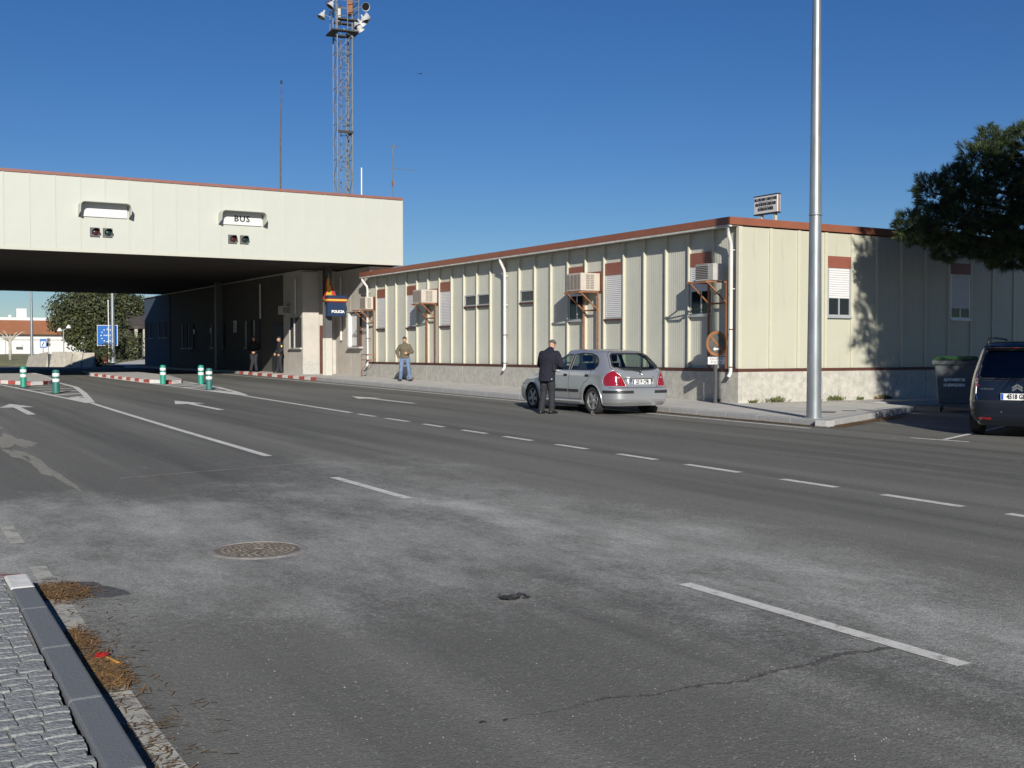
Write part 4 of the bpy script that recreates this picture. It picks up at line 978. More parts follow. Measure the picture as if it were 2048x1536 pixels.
# local: x along the front face (left->right in view), y into depth
W, D = 1.02, 1.2; 
def rr_box(x0, x1, y0, y1, x2, x3, y2, y3, z0, z1):
    return MB().add([(x0, y0, z0), (x1, y0, z0), (x1, y1, z0), (x0, y1, z0), (x2, y2, z1), (x3, y2, z1), (x3, y3, z1), (x2, y3, z1)], [(3, 2, 1, 0), (4, 5, 6, 7), (0, 1, 5, 4), (1, 2, 6, 5), (2, 3, 7, 6), (3, 0, 4, 7)])
mk('bin_body', rr_box(.10, W - .08, .06, D - .06, .0, W, 0, D, .20, 1.20), 'bin_grey', Du, world=False, bevel=.03)
mk('bin_rim', rr_box(-.05, W + .04, -.05, D + .04, -.06, W + .05, -.06, D + .05, 1.17, 1.27), 'bin_grey', Du, world=False, bevel=.012)
mk('bin_lid', rr_box(-.05, W + .04, -.05, D + .04, .06, W - .06, .1, D - .1, 1.272, 1.375), 'bin_green', Du, world=False, bevel=.02)
for a, b in ((.05, .42), (.52, .92)): mk('grip_slot', MB().box(a, b, -.062, -.045, 1.285, 1.31), 'black', Du, world=False)
mk('grip_slot', MB().box(W + .035, W + .052, .1, .5, 1.285, 1.31), 'black', Du, world=False)
mk('trunnion', MB().tube([(W + .04, .3, 1.16), (W + .12, .3, 1.16)], .03, 10), 'galv', Du, world=False)
for (x, y) in ((.16, .14), (W - .16, .14), (.16, D - .16), (W - .16, D - .16)):
    wl = mk('caster', MB().tube([(x - .022, y, .08), (x + .022, y, .08)], .08, 14), 'tyre', Du, world=False)
    mk('fork', MB().box(x - .035, x - .026, y - .03, y + .04, .07, .2).box(x + .026, x + .035, y - .03, y + .04, .07, .2), 'galv', wl, world=False)

# ============================================================ CARS
def in_poly(x, y, P):
    c = False; n = len(P); j = n - 1
    for i in range(n):
        if (P[i][1] > y) != (P[j][1] > y) and x < (P[j][0] - P[i][0]) * (y - P[i][1]) / (P[j][1] - P[i][1]) + P[i][0]: c = not c
        j = i
    return c
class Shell:
    """car skin stacked from rounded plan outlines; local x forward, y left, z up, rear axle at x=0"""
    def __init__(s, zr, xr, xf, w, xc, nr=5.5, nf=4.0, zs=None):
        zz = np.linspace(zs[0], zs[-1], 1500); k = np.hanning(55); k /= k.sum()
        sm = lambda v: np.convolve(np.pad(np.interp(zz, zr, v), 27, mode='edge'), k, 'valid')
        s.zz = zz; s.tr, s.tf, s.tw = sm(xr), sm(xf), sm(w); s.xc = xc; s.nr, s.nf = nr, nf; s.zs = zs; s.mem = {}
    def _c(s, k, t, z):
        q = (k, z); v = s.mem.get(q)
        if v is None: v = s.mem[q] = float(np.interp(z, s.zz, t))
        return v
    def xr(s, z): return s._c(0, s.tr, z)
    def xf(s, z): return s._c(1, s.tf, z)
    def w(s, z): return s._c(2, s.tw, z)
    def yside(s, x, z):
        a = (s.xf(z) - s.xc) if x > s.xc else (s.xc - s.xr(z)); n = s.nf if x > s.xc else s.nr
        t = min(1, abs(x - s.xc) / max(1e-4, a)); return s.w(z) * (1 - t ** n) ** (1 / n)
    def xrear(s, y, z):
        t = min(1, abs(y) / s.w(z)); return s.xc - (s.xc - s.xr(z)) * (1 - t ** s.nr) ** (1 / s.nr)
    def xfront(s, y, z):
        t = min(1, abs(y) / s.w(z)); return s.xc + (s.xf(z) - s.xc) * (1 - t ** s.nf) ** (1 / s.nf)
    def grid(s, m=300):
        th = np.linspace(0, 2 * pi, 6001)
        def outline(z, th):
            c, q = np.cos(th), np.sin(th); n = np.where(c > 0, s.nf, s.nr); a = np.where(c > 0, s.xf(z) - s.xc, s.xc - s.xr(z))
            return s.xc + a * np.sign(c) * np.abs(c) ** (2 / n), s.w(z) * np.sign(q) * np.abs(q) ** (2 / n)
        x, y = outline(s.zs[len(s.zs) // 3], th); d = np.concatenate([[0], np.cumsum(np.hypot(np.diff(x), np.diff(y)))])
        tj = np.interp(np.linspace(0, d[-1], m, endpoint=False), d, th)
        G_ = np.zeros((len(s.zs), m, 3))
        for i, z in enumerate(s.zs): x, y = outline(z, tj); G_[i, :, 0], G_[i, :, 1], G_[i, :, 2] = x, y, z
        return G_
def build_shell(S, root, classify, mats, m=300):
    Gd = S.grid(m); nz = len(S.zs); parts = {}
    for i in range(nz - 1):
        for j in range(m):
            q = (Gd[i, j], Gd[i, (j + 1) % m], Gd[i + 1, (j + 1) % m], Gd[i + 1, j]); c = (q[0] + q[1] + q[2] + q[3]) / 4
            nm = classify(float(c[0]), float(c[1]), float(round(c[2], 6)))
            if nm: parts.setdefault(nm, []).append((i, j))
    V = Gd.reshape(-1, 3)
    for nm, fl in parts.items():
        ij = np.array(fl); a = ij[:, 0] * m + ij[:, 1]; b = ij[:, 0] * m + (ij[:, 1] + 1) % m
        F = np.stack([a, b, b + m, a + m], 1); u, inv = np.unique(F, return_inverse=True)
        base = nm.split('|')[0]
        o = mesh_np(base, V[u], inv.reshape(F.shape), mats[nm], root); o.data.polygons.foreach_set('use_smooth', [True] * len(F))
        if base in ('side_window', 'rear_window', 'windscreen'): pass
    top = [tuple(p) for p in Gd[-1]]
    mk('roof_skin', MB().add(top, [tuple(range(m))]), mats['body'], root, world=False, smooth=True)
def on_side(S, pts, sgn, off=.004): return [(x, sgn * (S.yside(x, z) + off), z) for x, z in pts]
def dens(P, closed=True, step=.03):
    out = []; n = len(P)
    for i in range(n if closed else n - 1):
        a, b = P[i], P[(i + 1) % n]; k = max(1, int(math.dist(a, b) / step))
        for q in range(k): out.append((a[0] + (b[0] - a[0]) * q / k, a[1] + (b[1] - a[1]) * q / k))
    out.append(P[0] if closed else P[-1]); return out
def side_patch(S, x0, x1, z0, z1, sgn, off=.012, n=18, rear=False):
    """a thin strip lying on the skin, given along x (side) or along y (rear)"""
    mb = MB(); v = []
    for k in range(n + 1):
        u = x0 + (x1 - x0) * k / n
        for o, z in ((-.02, z0), (off, z0 + .006), (off, z1 - .006), (-.02, z1)):
            v.append((u, sgn * (S.yside(u, z) + o), z) if not rear else (S.xrear(u, z) - o, u, z))
    return mb.add(v, [(4 * k + q, 4 * k + q + 1, 4 * k + q + 5, 4 * k + q + 4) for k in range(n) for q in range(3)] + [(0, 1, 2, 3), (4 * n + 3, 4 * n + 2, 4 * n + 1, 4 * n)])
def wheel(root, x, y, sgn, R=.305, wd=.19, spokes=5):
    Mw = Matrix.Translation((x, y, R)) @ Matrix.Rotation(-sgn * pi / 2, 4, 'X')
    w_ = mk('wheel', MB().lathe([(.19, -wd / 2), (R - .03, -wd / 2), (R, -wd / 2 + .03), (R, wd / 2 - .03), (R - .03, wd / 2), (R - .085, wd / 2 - .002), (R - .10, wd / 2 - .03), (.19, wd / 2 - .05)], n=36, M4=Mw), 'tyre', root, world=False, smooth='auto')
    r1 = R - .098
    mk('rim', MB().lathe([(r1 - .03, wd / 2 - .06), (r1, wd / 2 - .02), (r1 - .006, wd / 2 - .008), (r1 - .02, wd / 2 - .012), (r1 - .028, wd / 2 - .06)], n=36, M4=Mw), 'alloy', w_, world=False, smooth='auto')
    sp = MB()
    for k in range(spokes):
        a = 2 * pi * k / spokes + .31
        q = [(.045 * cos(a - 1.0), .045 * sin(a - 1.0)), ((r1 - .01) * cos(a - .17), (r1 - .01) * sin(a - .17)), ((r1 - .01) * cos(a + .17), (r1 - .01) * sin(a + .17)), (.045 * cos(a + 1.0), .045 * sin(a + 1.0))]
        sp.prism(q, wd / 2 - .045, wd / 2 - .018, Mw)
    sp.lathe([(.055, wd / 2 - .05), (.055, wd / 2 - .008), (.02, wd / 2 - .004)], n=14, M4=Mw)
    mk('spokes', sp, 'alloy', w_, world=False)
    mk('brake_disc', MB().lathe([(r1 - .04, wd / 2 - .09), (r1 - .04, wd / 2 - .08)], n=20, M4=Mw), 'dark_grey', w_, world=False)
def plate(root, x, z, tx, tilt=0., w=.52, h=.11, y=0.):
    Rm = face_mtx((x, y, z), (0, -1, 0), (sin(tilt), 0, cos(tilt)))
    p = mk('number_plate', MB().prism([(-w / 2, -h / 2), (w / 2, -h / 2), (w / 2, h / 2), (-w / 2, h / 2)], 0, .008, Rm), 'plate', root, world=False)
    mk('country_band', MB().prism([(-w / 2 + .004, -h / 2 + .004), (-w / 2 + .045, -h / 2 + .004), (-w / 2 + .045, h / 2 - .004), (-w / 2 + .004, h / 2 - .004)], .0085, .0095, Rm), 'plate_blue', p, world=False)
    return p, Rm
def ltext(parent, tx, size, m_, Rm, dx=0, dy=0, dz=.011, sx=1., offset=0.):
    o = text('lettering', tx, size, m_, parent, Matrix.Identity(4), .0015, sx=sx, offset=offset); inv = Matrix.Translation(root_loc(parent))
    o.data.transform(inv); o.data.transform(Rm @ Matrix.Translation((dx, dy, dz))); return o

for z, w0, tx in ((.80, .0, 'AJUNTAMENT DE'), (.67, .0, 'LA JONQUERA')):
    ltext(Du, tx, .09, 'white_text', face_mtx((.46, .06 * (1.2 - z), z), (1, 0, 0), (0, -.06, 1)), 0, 0, .004, sx=.68 if len(tx) > 12 else .82, offset=.005)

# ---------- silver hatchback
sc_loc = Vector((15.97, 22.0, zg(21.9)))
car = thing('silver_hatchback', 'silver five-door hatchback parked by the kerb, plate 2519 CFB', 'car', sc_loc, pi / 2); car.scale = (1.055, 1.0, 1.05)
zs = np.concatenate([np.linspace(.20, 1.30, 104), np.linspace(1.308, 1.447, 30)])
S = Shell([.20, .27, .35, .50, .57, .60, .64, .75, .86, .95, 1.0, 1.1, 1.2, 1.3, 1.36, 1.40, 1.425, 1.44, 1.449],
          [-.75, -.82, -.85, -.85, -.835, -.80, -.765, -.735, -.71, -.665, -.62, -.52, -.41, -.29, -.20, -.10, .08, .32, .52],
          [3.38, 3.45, 3.49, 3.485, 3.47, 3.45, 3.40, 3.20, 2.74, 2.30, 2.10, 1.90, 1.68, 1.42, 1.22, 1.05, .93, .80, .68],
          [.80, .84, .858, .870, .870, .869, .868, .863, .850, .826, .805, .760, .714, .665, .630, .59, .515, .37, .20], 1.25, 7.5, 4.6, zs)
DLO_R = [(.88, .985), (.88, 1.33), (.6, 1.355), (.28, 1.345), (.05, 1.29), (-.08, 1.19), (-.12, 1.09), (-.04, 1.0), (.10, .985)]
DLO_F = [(.97, .985), (.97, 1.33), (1.18, 1.315), (1.42, 1.235), (1.70, 1.09), (1.86, .985)]
PIL = [(.88, .985), (.97, .985), (.97, 1.33), (.88, 1.33)]
RW = [(-.60, 1.03), (-.63, 1.075), (-.52, 1.30), (-.44, 1.345), (.44, 1.345), (.52, 1.30), (.63, 1.075), (.60, 1.03), (.40, .99), (0, .975), (-.40, .99)]
WS = [(-.66, 1.0), (-.53, 1.345), (-.45, 1.37), (.45, 1.37), (.53, 1.345), (.66, 1.0)]
TL = [(.47, .655), (.44, .66), (.46, .72), (.50, .82), (.56, .91), (.63, .97), (.70, 1.0), (.76, .985)]   # inner edge of the lamp in |y| on the rear face
def tail(x, y, z, S):
    if not (.64 < z < 1.0) or x > S.xc: return False
    yi = np.interp(z, [.64, .68, .78, .88, .96, 1.0], [.455, .465, .50, .565, .65, .73])
    xo = np.interp(z, [.64, .70, .80, .90, 1.0], [-.46, -.40, -.40, -.47, -.60])
    return abs(y) > yi and x < xo
def cls(x, y, z):
    side = abs(y) > .42 and abs(y) > S.yside(x, z) - .04
    if abs(y) > .5 and (math.hypot(x, z - .31) < .358 or math.hypot(x - 2.535, z - .31) < .358): return None
    if side and -.3 < x < 2.0:
        if in_poly(x, z, DLO_F) or in_poly(x, z, DLO_R): return 'side_window|%d%d' % (y > 0, x > .92)
        if in_poly(x, z, PIL): return 'window_pillar|%d' % (y > 0)
    if x < .2 and z > .95 and in_poly(y, z, RW) and x < S.xrear(y, z) + .05: return 'rear_window'
    if x > .9 and in_poly(y, z, WS) and z > 1.0 and x > S.xfront(y, z) - .05: return 'windscreen'
    if tail(x, y, z, S): return 'tail_lamp|%d' % (y > 0)
    if x < -.30 and z < .60: return 'rear_bumper'
    if x > 2.86 and z < .60: return 'front_bumper'
    if x > 3.0 and .62 < z < .76 and abs(y) > .42: return 'headlamp|%d' % (y > 0)
    if side and .30 < z < .985 and .92 <= x < 1.95: return 'front_door|%d' % (y > 0)
    if side and .30 < z < .985 and .05 <= x < .92 and math.hypot(x, z - .31) > .42: return 'rear_door|%d' % (y > 0)
    if x < -.5 and z > .6 and abs(y) < .62: return 'tailgate'
    return 'body'
cm = {'rear_window': 'car_glass', 'windscreen': 'car_glass', 'rear_bumper': 'silver', 'front_bumper': 'silver', 'tailgate': 'silver', 'body': 'silver'}
for a in '01':
    cm['window_pillar|' + a] = 'car_trim'; cm['tail_lamp|' + a] = 'tail_red'; cm['headlamp|' + a] = 'headlamp'; cm['front_door|' + a] = 'silver'; cm['rear_door|' + a] = 'silver'
    for b in '01': cm['side_window|' + a + b] = 'car_glass'
build_shell(S, car, cls, cm, 520)
for sg_ in (1, -1):
    for P in (DLO_R, DLO_F): mk('window_seal', MB().tube(on_side(S, dens(P), sg_, .001), .014, 6, caps=False), 'car_trim', car, world=False)
    for P in ([(.92, .985), (.92, .62), (.90, .45), (.86, .33)], [(1.95, .985), (1.98, .7), (1.95, .36)], [(.05, .985), (.10, .8), (.33, .66), (.43, .5), (.45, .33)], [(.45, .32), (1.95, .32)]):
        mk('door_gap', MB().tube(on_side(S, dens(P, False), sg_, -.001), .0055, 5), 'car_trim', car, world=False)
    for x0, x1 in ((.50, .90), (.945, 1.90)): mk('rub_strip', side_patch(S, x0, x1, .475, .545, sg_, .014), 'car_trim', car, world=False, smooth=False)
    mk('bumper_strip', side_patch(S, -.70, -.42, .475, .545, sg_, .012), 'car_trim', car, world=False)
    mk('bumper_strip', side_patch(S, sg_ * .30, sg_ * .80, .475, .545, 1, .014, rear=True), 'car_trim', car, world=False)
    mk('sill', side_patch(S, .40, 2.12, .215, .30, sg_, .010), 'silver', car, world=False, smooth=True)
    for x in (1.07, .20):
        mk('door_handle', MB().box(x - .075, x + .075, sg_ * (S.yside(x, .86) - .012), sg_ * (S.yside(x, .86) + .012), .825, .885), 'car_trim', car, world=False, bevel=.012)
    # clear reversing part of the lamp
    mk('reversing_lamp', side_patch(S, sg_ * .575, sg_ * .645, .80, .842, 1, .004, 8, rear=True), 'tail_clear', car, world=False, smooth=True)
    mk('indicator', side_patch(S, sg_ * .55, sg_ * .70, .68, .725, 1, .004, 8, rear=True), 'tail_dark', car, world=False, smooth=True)
    for xw in (0, 2.535): mk('arch_lip', MB().tube(on_side(S, [(xw + .360 * cos(a), .31 + .360 * sin(a)) for a in np.linspace(-.25, pi + .25, 40)], sg_, .002), .013, 6), 'silver', car, world=False, smooth=True)
    zz_ = np.linspace(.642, .998, 30); yi_ = np.interp(zz_, [.64, .68, .78, .88, .96, 1.0], [.455, .465, .50, .565, .65, .73]); xo_ = np.interp(zz_, [.64, .70, .80, .90, 1.0], [-.46, -.40, -.40, -.47, -.60])
    rim_ = [(S.xrear(y, z), sg_ * y, z) for y, z in zip(yi_, zz_)] + [(x, sg_ * S.yside(x, z), z) for x, z in zip(xo_[::-1], zz_[::-1])]
    mk('lamp_rim', MB().tube(rim_ + [rim_[0]], .0075, 5, caps=False), 'silver', car, world=False, smooth=True)
    # inner body so that arches read dark
    for xw in (0, 2.535): wheel(car, xw, sg_ * .745, sg_, .303, .19)
    mir = mk('door_mirror', MB().ball((1.62, sg_ * .93, 1.02), .1, 12, 8, (.6, 1.0, .75)), 'silver', car, world=False, smooth=True)
    mk('mirror_arm', MB().bar((1.66, sg_ * .79, .99), (1.63, sg_ * .88, 1.0), .05), 'car_trim', mir, world=False)
mk('underbody', MB().box(-.62, 3.2, -.60, .60, .19, .36).box(-.40, 2.95, -.62, .62, .36, .60), 'black', car, world=False)
mk('cabin_floor', MB().box(-.45, 2.0, -.70, .70, .58, .62).box(1.75, 2.1, -.68, .68, .62, .96).box(-.52, -.02, -.66, .66, .88, .93), 'interior', car, world=False)
st = MB()
def seat(x, y, w=.24):
    m_ = MB(); m_.box(x, x + .48, y - w, y + w, .62, .76)
    m_.add([(x - .0, y - w, .72), (x + .12, y - w, .72), (x + .12, y + w, .72), (x, y + w, .72), (x - .17, y - w * .85, 1.13), (x - .07, y - w * .85, 1.13), (x - .07, y + w * .85, 1.13), (x - .17, y + w * .85, 1.13)], [(3, 2, 1, 0), (4, 5, 6, 7), (0, 1, 5, 4), (1, 2, 6, 5), (2, 3, 7, 6), (3, 0, 4, 7)])
    m_.box(x - .19, x - .09, y - .12, y + .12, 1.16, 1.31); m_.box(x - .15, x - .13, y - .06, y - .05, 1.12, 1.17); m_.box(x - .15, x - .13, y + .05, y + .06, 1.12, 1.17); return m_
mk('seat', seat(.98, .36), 'interior', car, world=False, bevel=.03); mk('seat', seat(.98, -.36), 'interior', car, world=False, bevel=.03)
mk('rear_bench', MB().box(.05, .5, -.62, .62, .62, .74).add([(.02, -.60, .72), (.14, -.60, .72), (.14, .60, .72), (.02, .60, .72), (-.12, -.54, 1.03), (-.04, -.54, 1.03), (-.04, .54, 1.03), (-.12, .54, 1.03)], [(3, 2, 1, 0), (4, 5, 6, 7), (0, 1, 5, 4), (1, 2, 6, 5), (2, 3, 7, 6), (3, 0, 4, 7)]), 'interior', car, world=False, bevel=.03)
mk('steering_wheel', MB().tube([(1.62 + .05 * sin(a), .36 + .18 * cos(a), .96 + .17 * sin(a)) for a in np.linspace(0, 2 * pi, 20)], .015, 6), 'interior', car, world=False)
mk('inside_mirror', MB().box(1.30, 1.33, -.11, .11, 1.22, 1.29), 'interior', car, world=False, bevel=.01)
mk('window_seal', MB().tube([(S.xrear(y, z) - .001, y, z) for y, z in dens(RW)], .02, 6, caps=False), 'car_trim', car, world=False)
mk('bumper_gap', MB().tube([(S.xrear(y, .602) + .001, y, .602) for y in np.linspace(-.80, .80, 40)], .007, 5), 'car_trim', car, world=False)
for sg_ in (1, -1): mk('tailgate_gap', MB().tube([(S.xrear(sg_ * y, z) - .0, sg_ * y, z) for y, z in dens([(.42, .61), (.435, .65), (.49, .80), (.56, .90), (.66, .98), (.685, 1.05), (.55, 1.33), (.46, 1.385)], False)] , .006, 5), 'car_trim', car, world=False)
mk('tailgate_gap', MB().tube([(S.xrear(y, 1.388), y, 1.388) for y in np.linspace(-.46, .46, 20)], .006, 5), 'car_trim', car, world=False)
# plate recess with its overhanging lip
mk('plate_recess', MB().box(S.xr(.74) - .006, S.xr(.74) + .02, -.36, .36, .655, .80), 'dark_grey', car, world=False)
rc = S.xr(.74)
mk('handle_lip', side_patch(S, -.37, .37, .80, .845, 1, .022, 14, rear=True), 'silver', car, world=False, smooth=True)
for y in (-.37, .33): mk('recess_cheek', MB().box(rc - .022, rc + .02, y, y + .04, .655, .80), 'silver', car, world=False, bevel=.008)
pl_, Rm = plate(car, rc - .010, .722, '')
ltext(pl_, '2519 CFB', .118, 'black_text', Rm, .024, 0, .0095, sx=.78, offset=.0045)
mk('maker_badge', MB().tube([(S.xr(.90) - .006, .045 * cos(a), .895 + .032 * sin(a)) for a in np.linspace(0, 2 * pi, 18)], .006, 6).box(S.xr(.9) - .012, S.xr(.9) - .004, -.055, .055, .888, .902), 'chrome', car, world=False)
ltext(car, 'ALMERA', .036, 'dark_grey', face_mtx((S.xrear(.44, .80) - .003, .445, .80), (.12, -1, 0), (0, 0, 1)), sx=1.)
mk('rear_wiper', MB().bar((S.xr(.965) - .03, 0, .955), (S.xrear(.38, 1.02) - .03, .40, 1.02), .022).ball((S.xr(.955) - .02, -.02, .955), .035, 8, 6), 'car_trim', car, world=False)
mk('roof_aerial', MB().tube([(.0, 0, 1.42), (-.03, 0, 1.455)], .012, 6), 'car_trim', car, world=False)
mk('exhaust', MB().tube([(-.55, -.45, .245), (-.74, -.45, .235)], .028, 10), 'chrome', car, world=False)
mk('tow_eye_strip', MB().tube([(S.xrear(y, .30) - .003, y, .285 + .035 * (1 - (y / .55) ** 2) * .6) for y in np.linspace(-.55, .55, 24)], .006, 5), 'galv', car, world=False)
mk('plastic_ring', MB().tube([(-.12 + .035 * cos(a), .90 + .02, .045 + .035 * sin(a)) for a in np.linspace(0, 2 * pi, 14)], .008, 6).box(-.19, -.10, .89, .93, .002, .014), 'ac_grille', car, world=False)

# ---------- dark blue people carrier, cut by the right edge of the picture
hd = atan2(.43, .90)
hv = Vector((.90, .43, 0)).normalized(); lv = Vector((-hv.y, hv.x, 0))
rl0 = Vector((17.66, 13.72, 0))                        # rear left corner on the ground
mp_loc = rl0 - lv * .90 + hv * .80; mp_loc.z = zg(mp_loc.y)
mpv = thing('blue_people_carrier', 'dark blue people carrier in tree shade at the right edge, plate starting 4518', 'car', mp_loc, hd); mpv.scale = (1.05, 1.02, 1.06)
zs2 = np.concatenate([np.linspace(.20, 1.50, 66), np.linspace(1.51, 1.66, 22)])
S2 = Shell([.20, .27, .36, .50, .62, .70, .80, .95, 1.0, 1.1, 1.25, 1.40, 1.50, 1.56, 1.61, 1.64, 1.655, 1.662],
           [-.70, -.77, -.81, -.82, -.82, -.79, -.77, -.745, -.735, -.70, -.64, -.57, -.51, -.45, -.33, -.05, .4, .8],
           [3.45, 3.55, 3.60, 3.60, 3.55, 3.45, 3.2, 2.85, 2.72, 2.50, 2.22, 1.95, 1.72, 1.55, 1.40, 1.25, 1.15, 1.05],
           [.80, .86, .895, .912, .915, .915, .910, .895, .885, .865, .825, .785, .755, .725, .68, .56, .36, .18], 1.3, 6.0, 3.6, zs2)
RW2 = [(-.62, 1.0), (-.66, 1.05), (-.60, 1.40), (-.54, 1.49), (.54, 1.49), (.60, 1.40), (.66, 1.05), (.62, 1.0)]
D2 = [(-.25, 1.02), (-.3, 1.2), (-.15, 1.42), (.2, 1.5), (1.2, 1.5), (1.7, 1.4), (2.2, 1.15), (2.3, 1.02)]
def cls2(x, y, z):
    side = abs(y) > .42 and abs(y) > S2.yside(x, z) - .04
    if abs(y) > .5 and (math.hypot(x, z - .33) < .37 or math.hypot(x - 2.73, z - .33) < .37): return None
    if side and in_poly(x, z, D2): return 'side_window|%d' % (y > 0)
    if x < .2 and z > .98 and in_poly(y, z, RW2) and x < S2.xrear(y, z) + .05: return 'rear_window'
    if x > .9 and z > 1.05 and abs(y) < .70 and z < 1.56 and x > S2.xfront(y, z) - .05: return 'windscreen'
    if x < S2.xc and .86 < z < 1.42:
        yi = np.interp(z, [.86, .95, 1.05, 1.42], [.66, .66, .69, .66]); xo = np.interp(z, [.86, 1.0, 1.42], [-.55, -.48, -.36])
        if abs(y) > yi and x < xo:
            return ('tail_lamp|%d' if (z < .93 or 1.0 < z < 1.13 or z > 1.32) else 'tail_lamp_clear|%d') % (y > 0)
    if x < -.35 and z < .62: return 'rear_bumper'
    if x > 3.0 and z < .62: return 'front_bumper'
    if x < -.45 and abs(y) < .70 and z < 1.5: return 'tailgate'
    return 'body'
cm2 = {'rear_window': 'mpv_glass', 'windscreen': 'mpv_glass', 'rear_bumper': 'navy_car', 'front_bumper': 'navy_car', 'tailgate': 'navy_car', 'body': 'navy_car'}
for a in '01': cm2['side_window|' + a] = 'mpv_glass'; cm2['tail_lamp|' + a] = 'tail_red'; cm2['tail_lamp_clear|' + a] = 'tail_clear'
build_shell(S2, mpv, cls2, cm2, 320)
for sg_ in (1, -1):
    for xw in (0, 2.73): wheel(mpv, xw, sg_ * .80, sg_, .325, .2)
    mk('roof_rail', MB().tube([(-.25, sg_ * .60, 1.60), (-.1, sg_ * .615, 1.68), (.5, sg_ * .62, 1.705), (1.3, sg_ * .60, 1.69), (1.5, sg_ * .58, 1.62)], .02, 8), 'car_trim', mpv, world=False, smooth=True)
    mk('bumper_crease', MB().tube([(S2.xrear(sg_ * y, z) - .002, sg_ * y, z) for y, z in dens([(.70, .86), (.70, .74), (.66, .64)], False)], .008, 6), 'chrome' if sg_ > 0 else 'navy_car', mpv, world=False)  # left crease in chrome stands in for the glint on that sunlit edge
    mk('reflector', side_patch(S2, sg_ * .42, sg_ * .66, .30, .345, 1, .006, rear=True), 'tail_red', mpv, world=False)
    mk('door_mirror', MB().ball((1.95, sg_ * 1.0, 1.08), .11, 12, 8, (.6, 1, .8)), 'navy_car', mpv, world=False, smooth=True)
mk('window_seal', MB().tube([(S2.xrear(y, z) - .001, y, z) for y, z in dens(RW2)], .014, 6, caps=False), 'car_trim', mpv, world=False)
mk('spoiler', MB().loft([[(S2.xr(1.50) + .16, y, 1.575), (S2.xr(1.50) - .05, y, 1.535), (S2.xr(1.50) - .06, y, 1.515), (S2.xr(1.50) + .1, y, 1.50)] for y in np.linspace(-.60, .60, 9)]), 'navy_car', mpv, world=False, smooth='auto')
mk('brake_light', MB().box(S2.xr(1.50) - .066, S2.xr(1.50) - .0605, -.42, .42, 1.517, 1.533), 'tail_dark', mpv, world=False)
for z in (.625, .965): mk('panel_gap', MB().tube([(S2.xrear(y, z) + .001, y, z) for y in np.linspace(-.72, .72, 30)], .006, 5), 'car_trim', mpv, world=False)
mk('underbody', MB().box(-.6, 3.3, -.66, .66, .19, .40), 'black', mpv, world=False)
mk('cabin', MB().box(-.45, 2.2, -.72, .72, .55, .95).box(-.15, -.02, -.6, .6, .95, 1.25).box(.9, 1.05, -.62, -.15, .95, 1.35).box(.9, 1.05, .15, .62, .95, 1.35), 'interior', mpv, world=False)
chev = MB()
for z in (.845, .80):
    for s_ in (1, -1): chev.bar((S2.xr(.85) - .006, 0, z + .055), (S2.xr(.85) - .006, s_ * .085, z), .016, .03, up=(0, 0, 1))
mk('chevron_badge', chev, 'chrome', mpv, world=False)
ltext(mpv, 'C4 PICASSO', .038, 'chrome', face_mtx((S2.xrear(.47, .83) - .003, .50, .825), (.03, -1, 0), (0, 0, 1)), sx=1.1)
rc2 = S2.xr(.66)
pl_, Rm = plate(mpv, rc2 - .022, .70, '')
ltext(pl_, '4518 GKR', .112, 'black_text', Rm, .024, 0, .0095, sx=.78, offset=.0045)
mk('parking_sensor', MB().tube([(S2.xrear(.25, .44) - .004, .25, .44), (S2.xrear(.25, .44) + .01, .25, .44)], .012, 10), 'chrome', mpv, world=False)

# ============================================================ PEOPLE
def bake(mb, vox, smooth=4):
    me = bpy.data.meshes.new('tmp'); me.from_pydata(mb.v, [], mb.f); o = link(bpy.data.objects.new('tmp', me))
    bm = bmesh.new(); bm.from_mesh(me); bmesh.ops.recalc_face_normals(bm, faces=bm.faces); bm.to_mesh(me); bm.free()
    r_ = o.modifiers.new('r', 'REMESH'); r_.mode = 'VOXEL'; r_.voxel_size = vox
    if smooth: s_ = o.modifiers.new('s', 'SMOOTH'); s_.factor = .5; s_.iterations = smooth
    ev = o.evaluated_get(bpy.context.evaluated_depsgraph_get()); out = bpy.data.meshes.new_from_object(ev); bpy.data.objects.remove(o); return out
from mathutils import noise as mnoise
def folds(me, amp, f=9., seed=0.):
    n = len(me.vertices); co = np.empty(n * 3, np.float32); no = np.empty(n * 3, np.float32); me.vertices.foreach_get('co', co); me.vertices.foreach_get('normal', no); co = co.reshape(-1, 3); no = no.reshape(-1, 3)
    q = np.array([abs(mnoise.noise(Vector((p[0] * f, p[1] * f, p[2] * f * 1.6 + seed))) + .5 * mnoise.noise(Vector((p[0] * f * 2.3, p[1] * f * 2.3, p[2] * f * 3.7 + seed)))) for p in co.tolist()], np.float32)
    co += no * ((q * 2 - .6) * amp)[:, None]; me.vertices.foreach_set('co', co.ravel()); me.update()
    return me
def put(name, me, m_, root):
    me.name = name; me.materials.clear(); me.materials.append(M[m_]); me.polygons.foreach_set('use_smooth', [True] * len(me.polygons))
    o = link(bpy.data.objects.new(name, me)); o.parent = root; return o
def ell(c, rx, ry, yaw=0., tilt=None, n=16):
    """ring of points round c; tilt = axis direction of the tube at this ring"""
    X_ = Vector((cos(yaw), sin(yaw), 0)); T = Vector(tilt).normalized() if tilt is not None else Vector((0, 0, 1))
    X_ = (X_ - T * X_.dot(T)).normalized(); Y_ = T.cross(X_)
    return [Vector(c) + X_ * rx * cos(2 * pi * k / n) + Y_ * ry * sin(2 * pi * k / n) for k in range(n)]
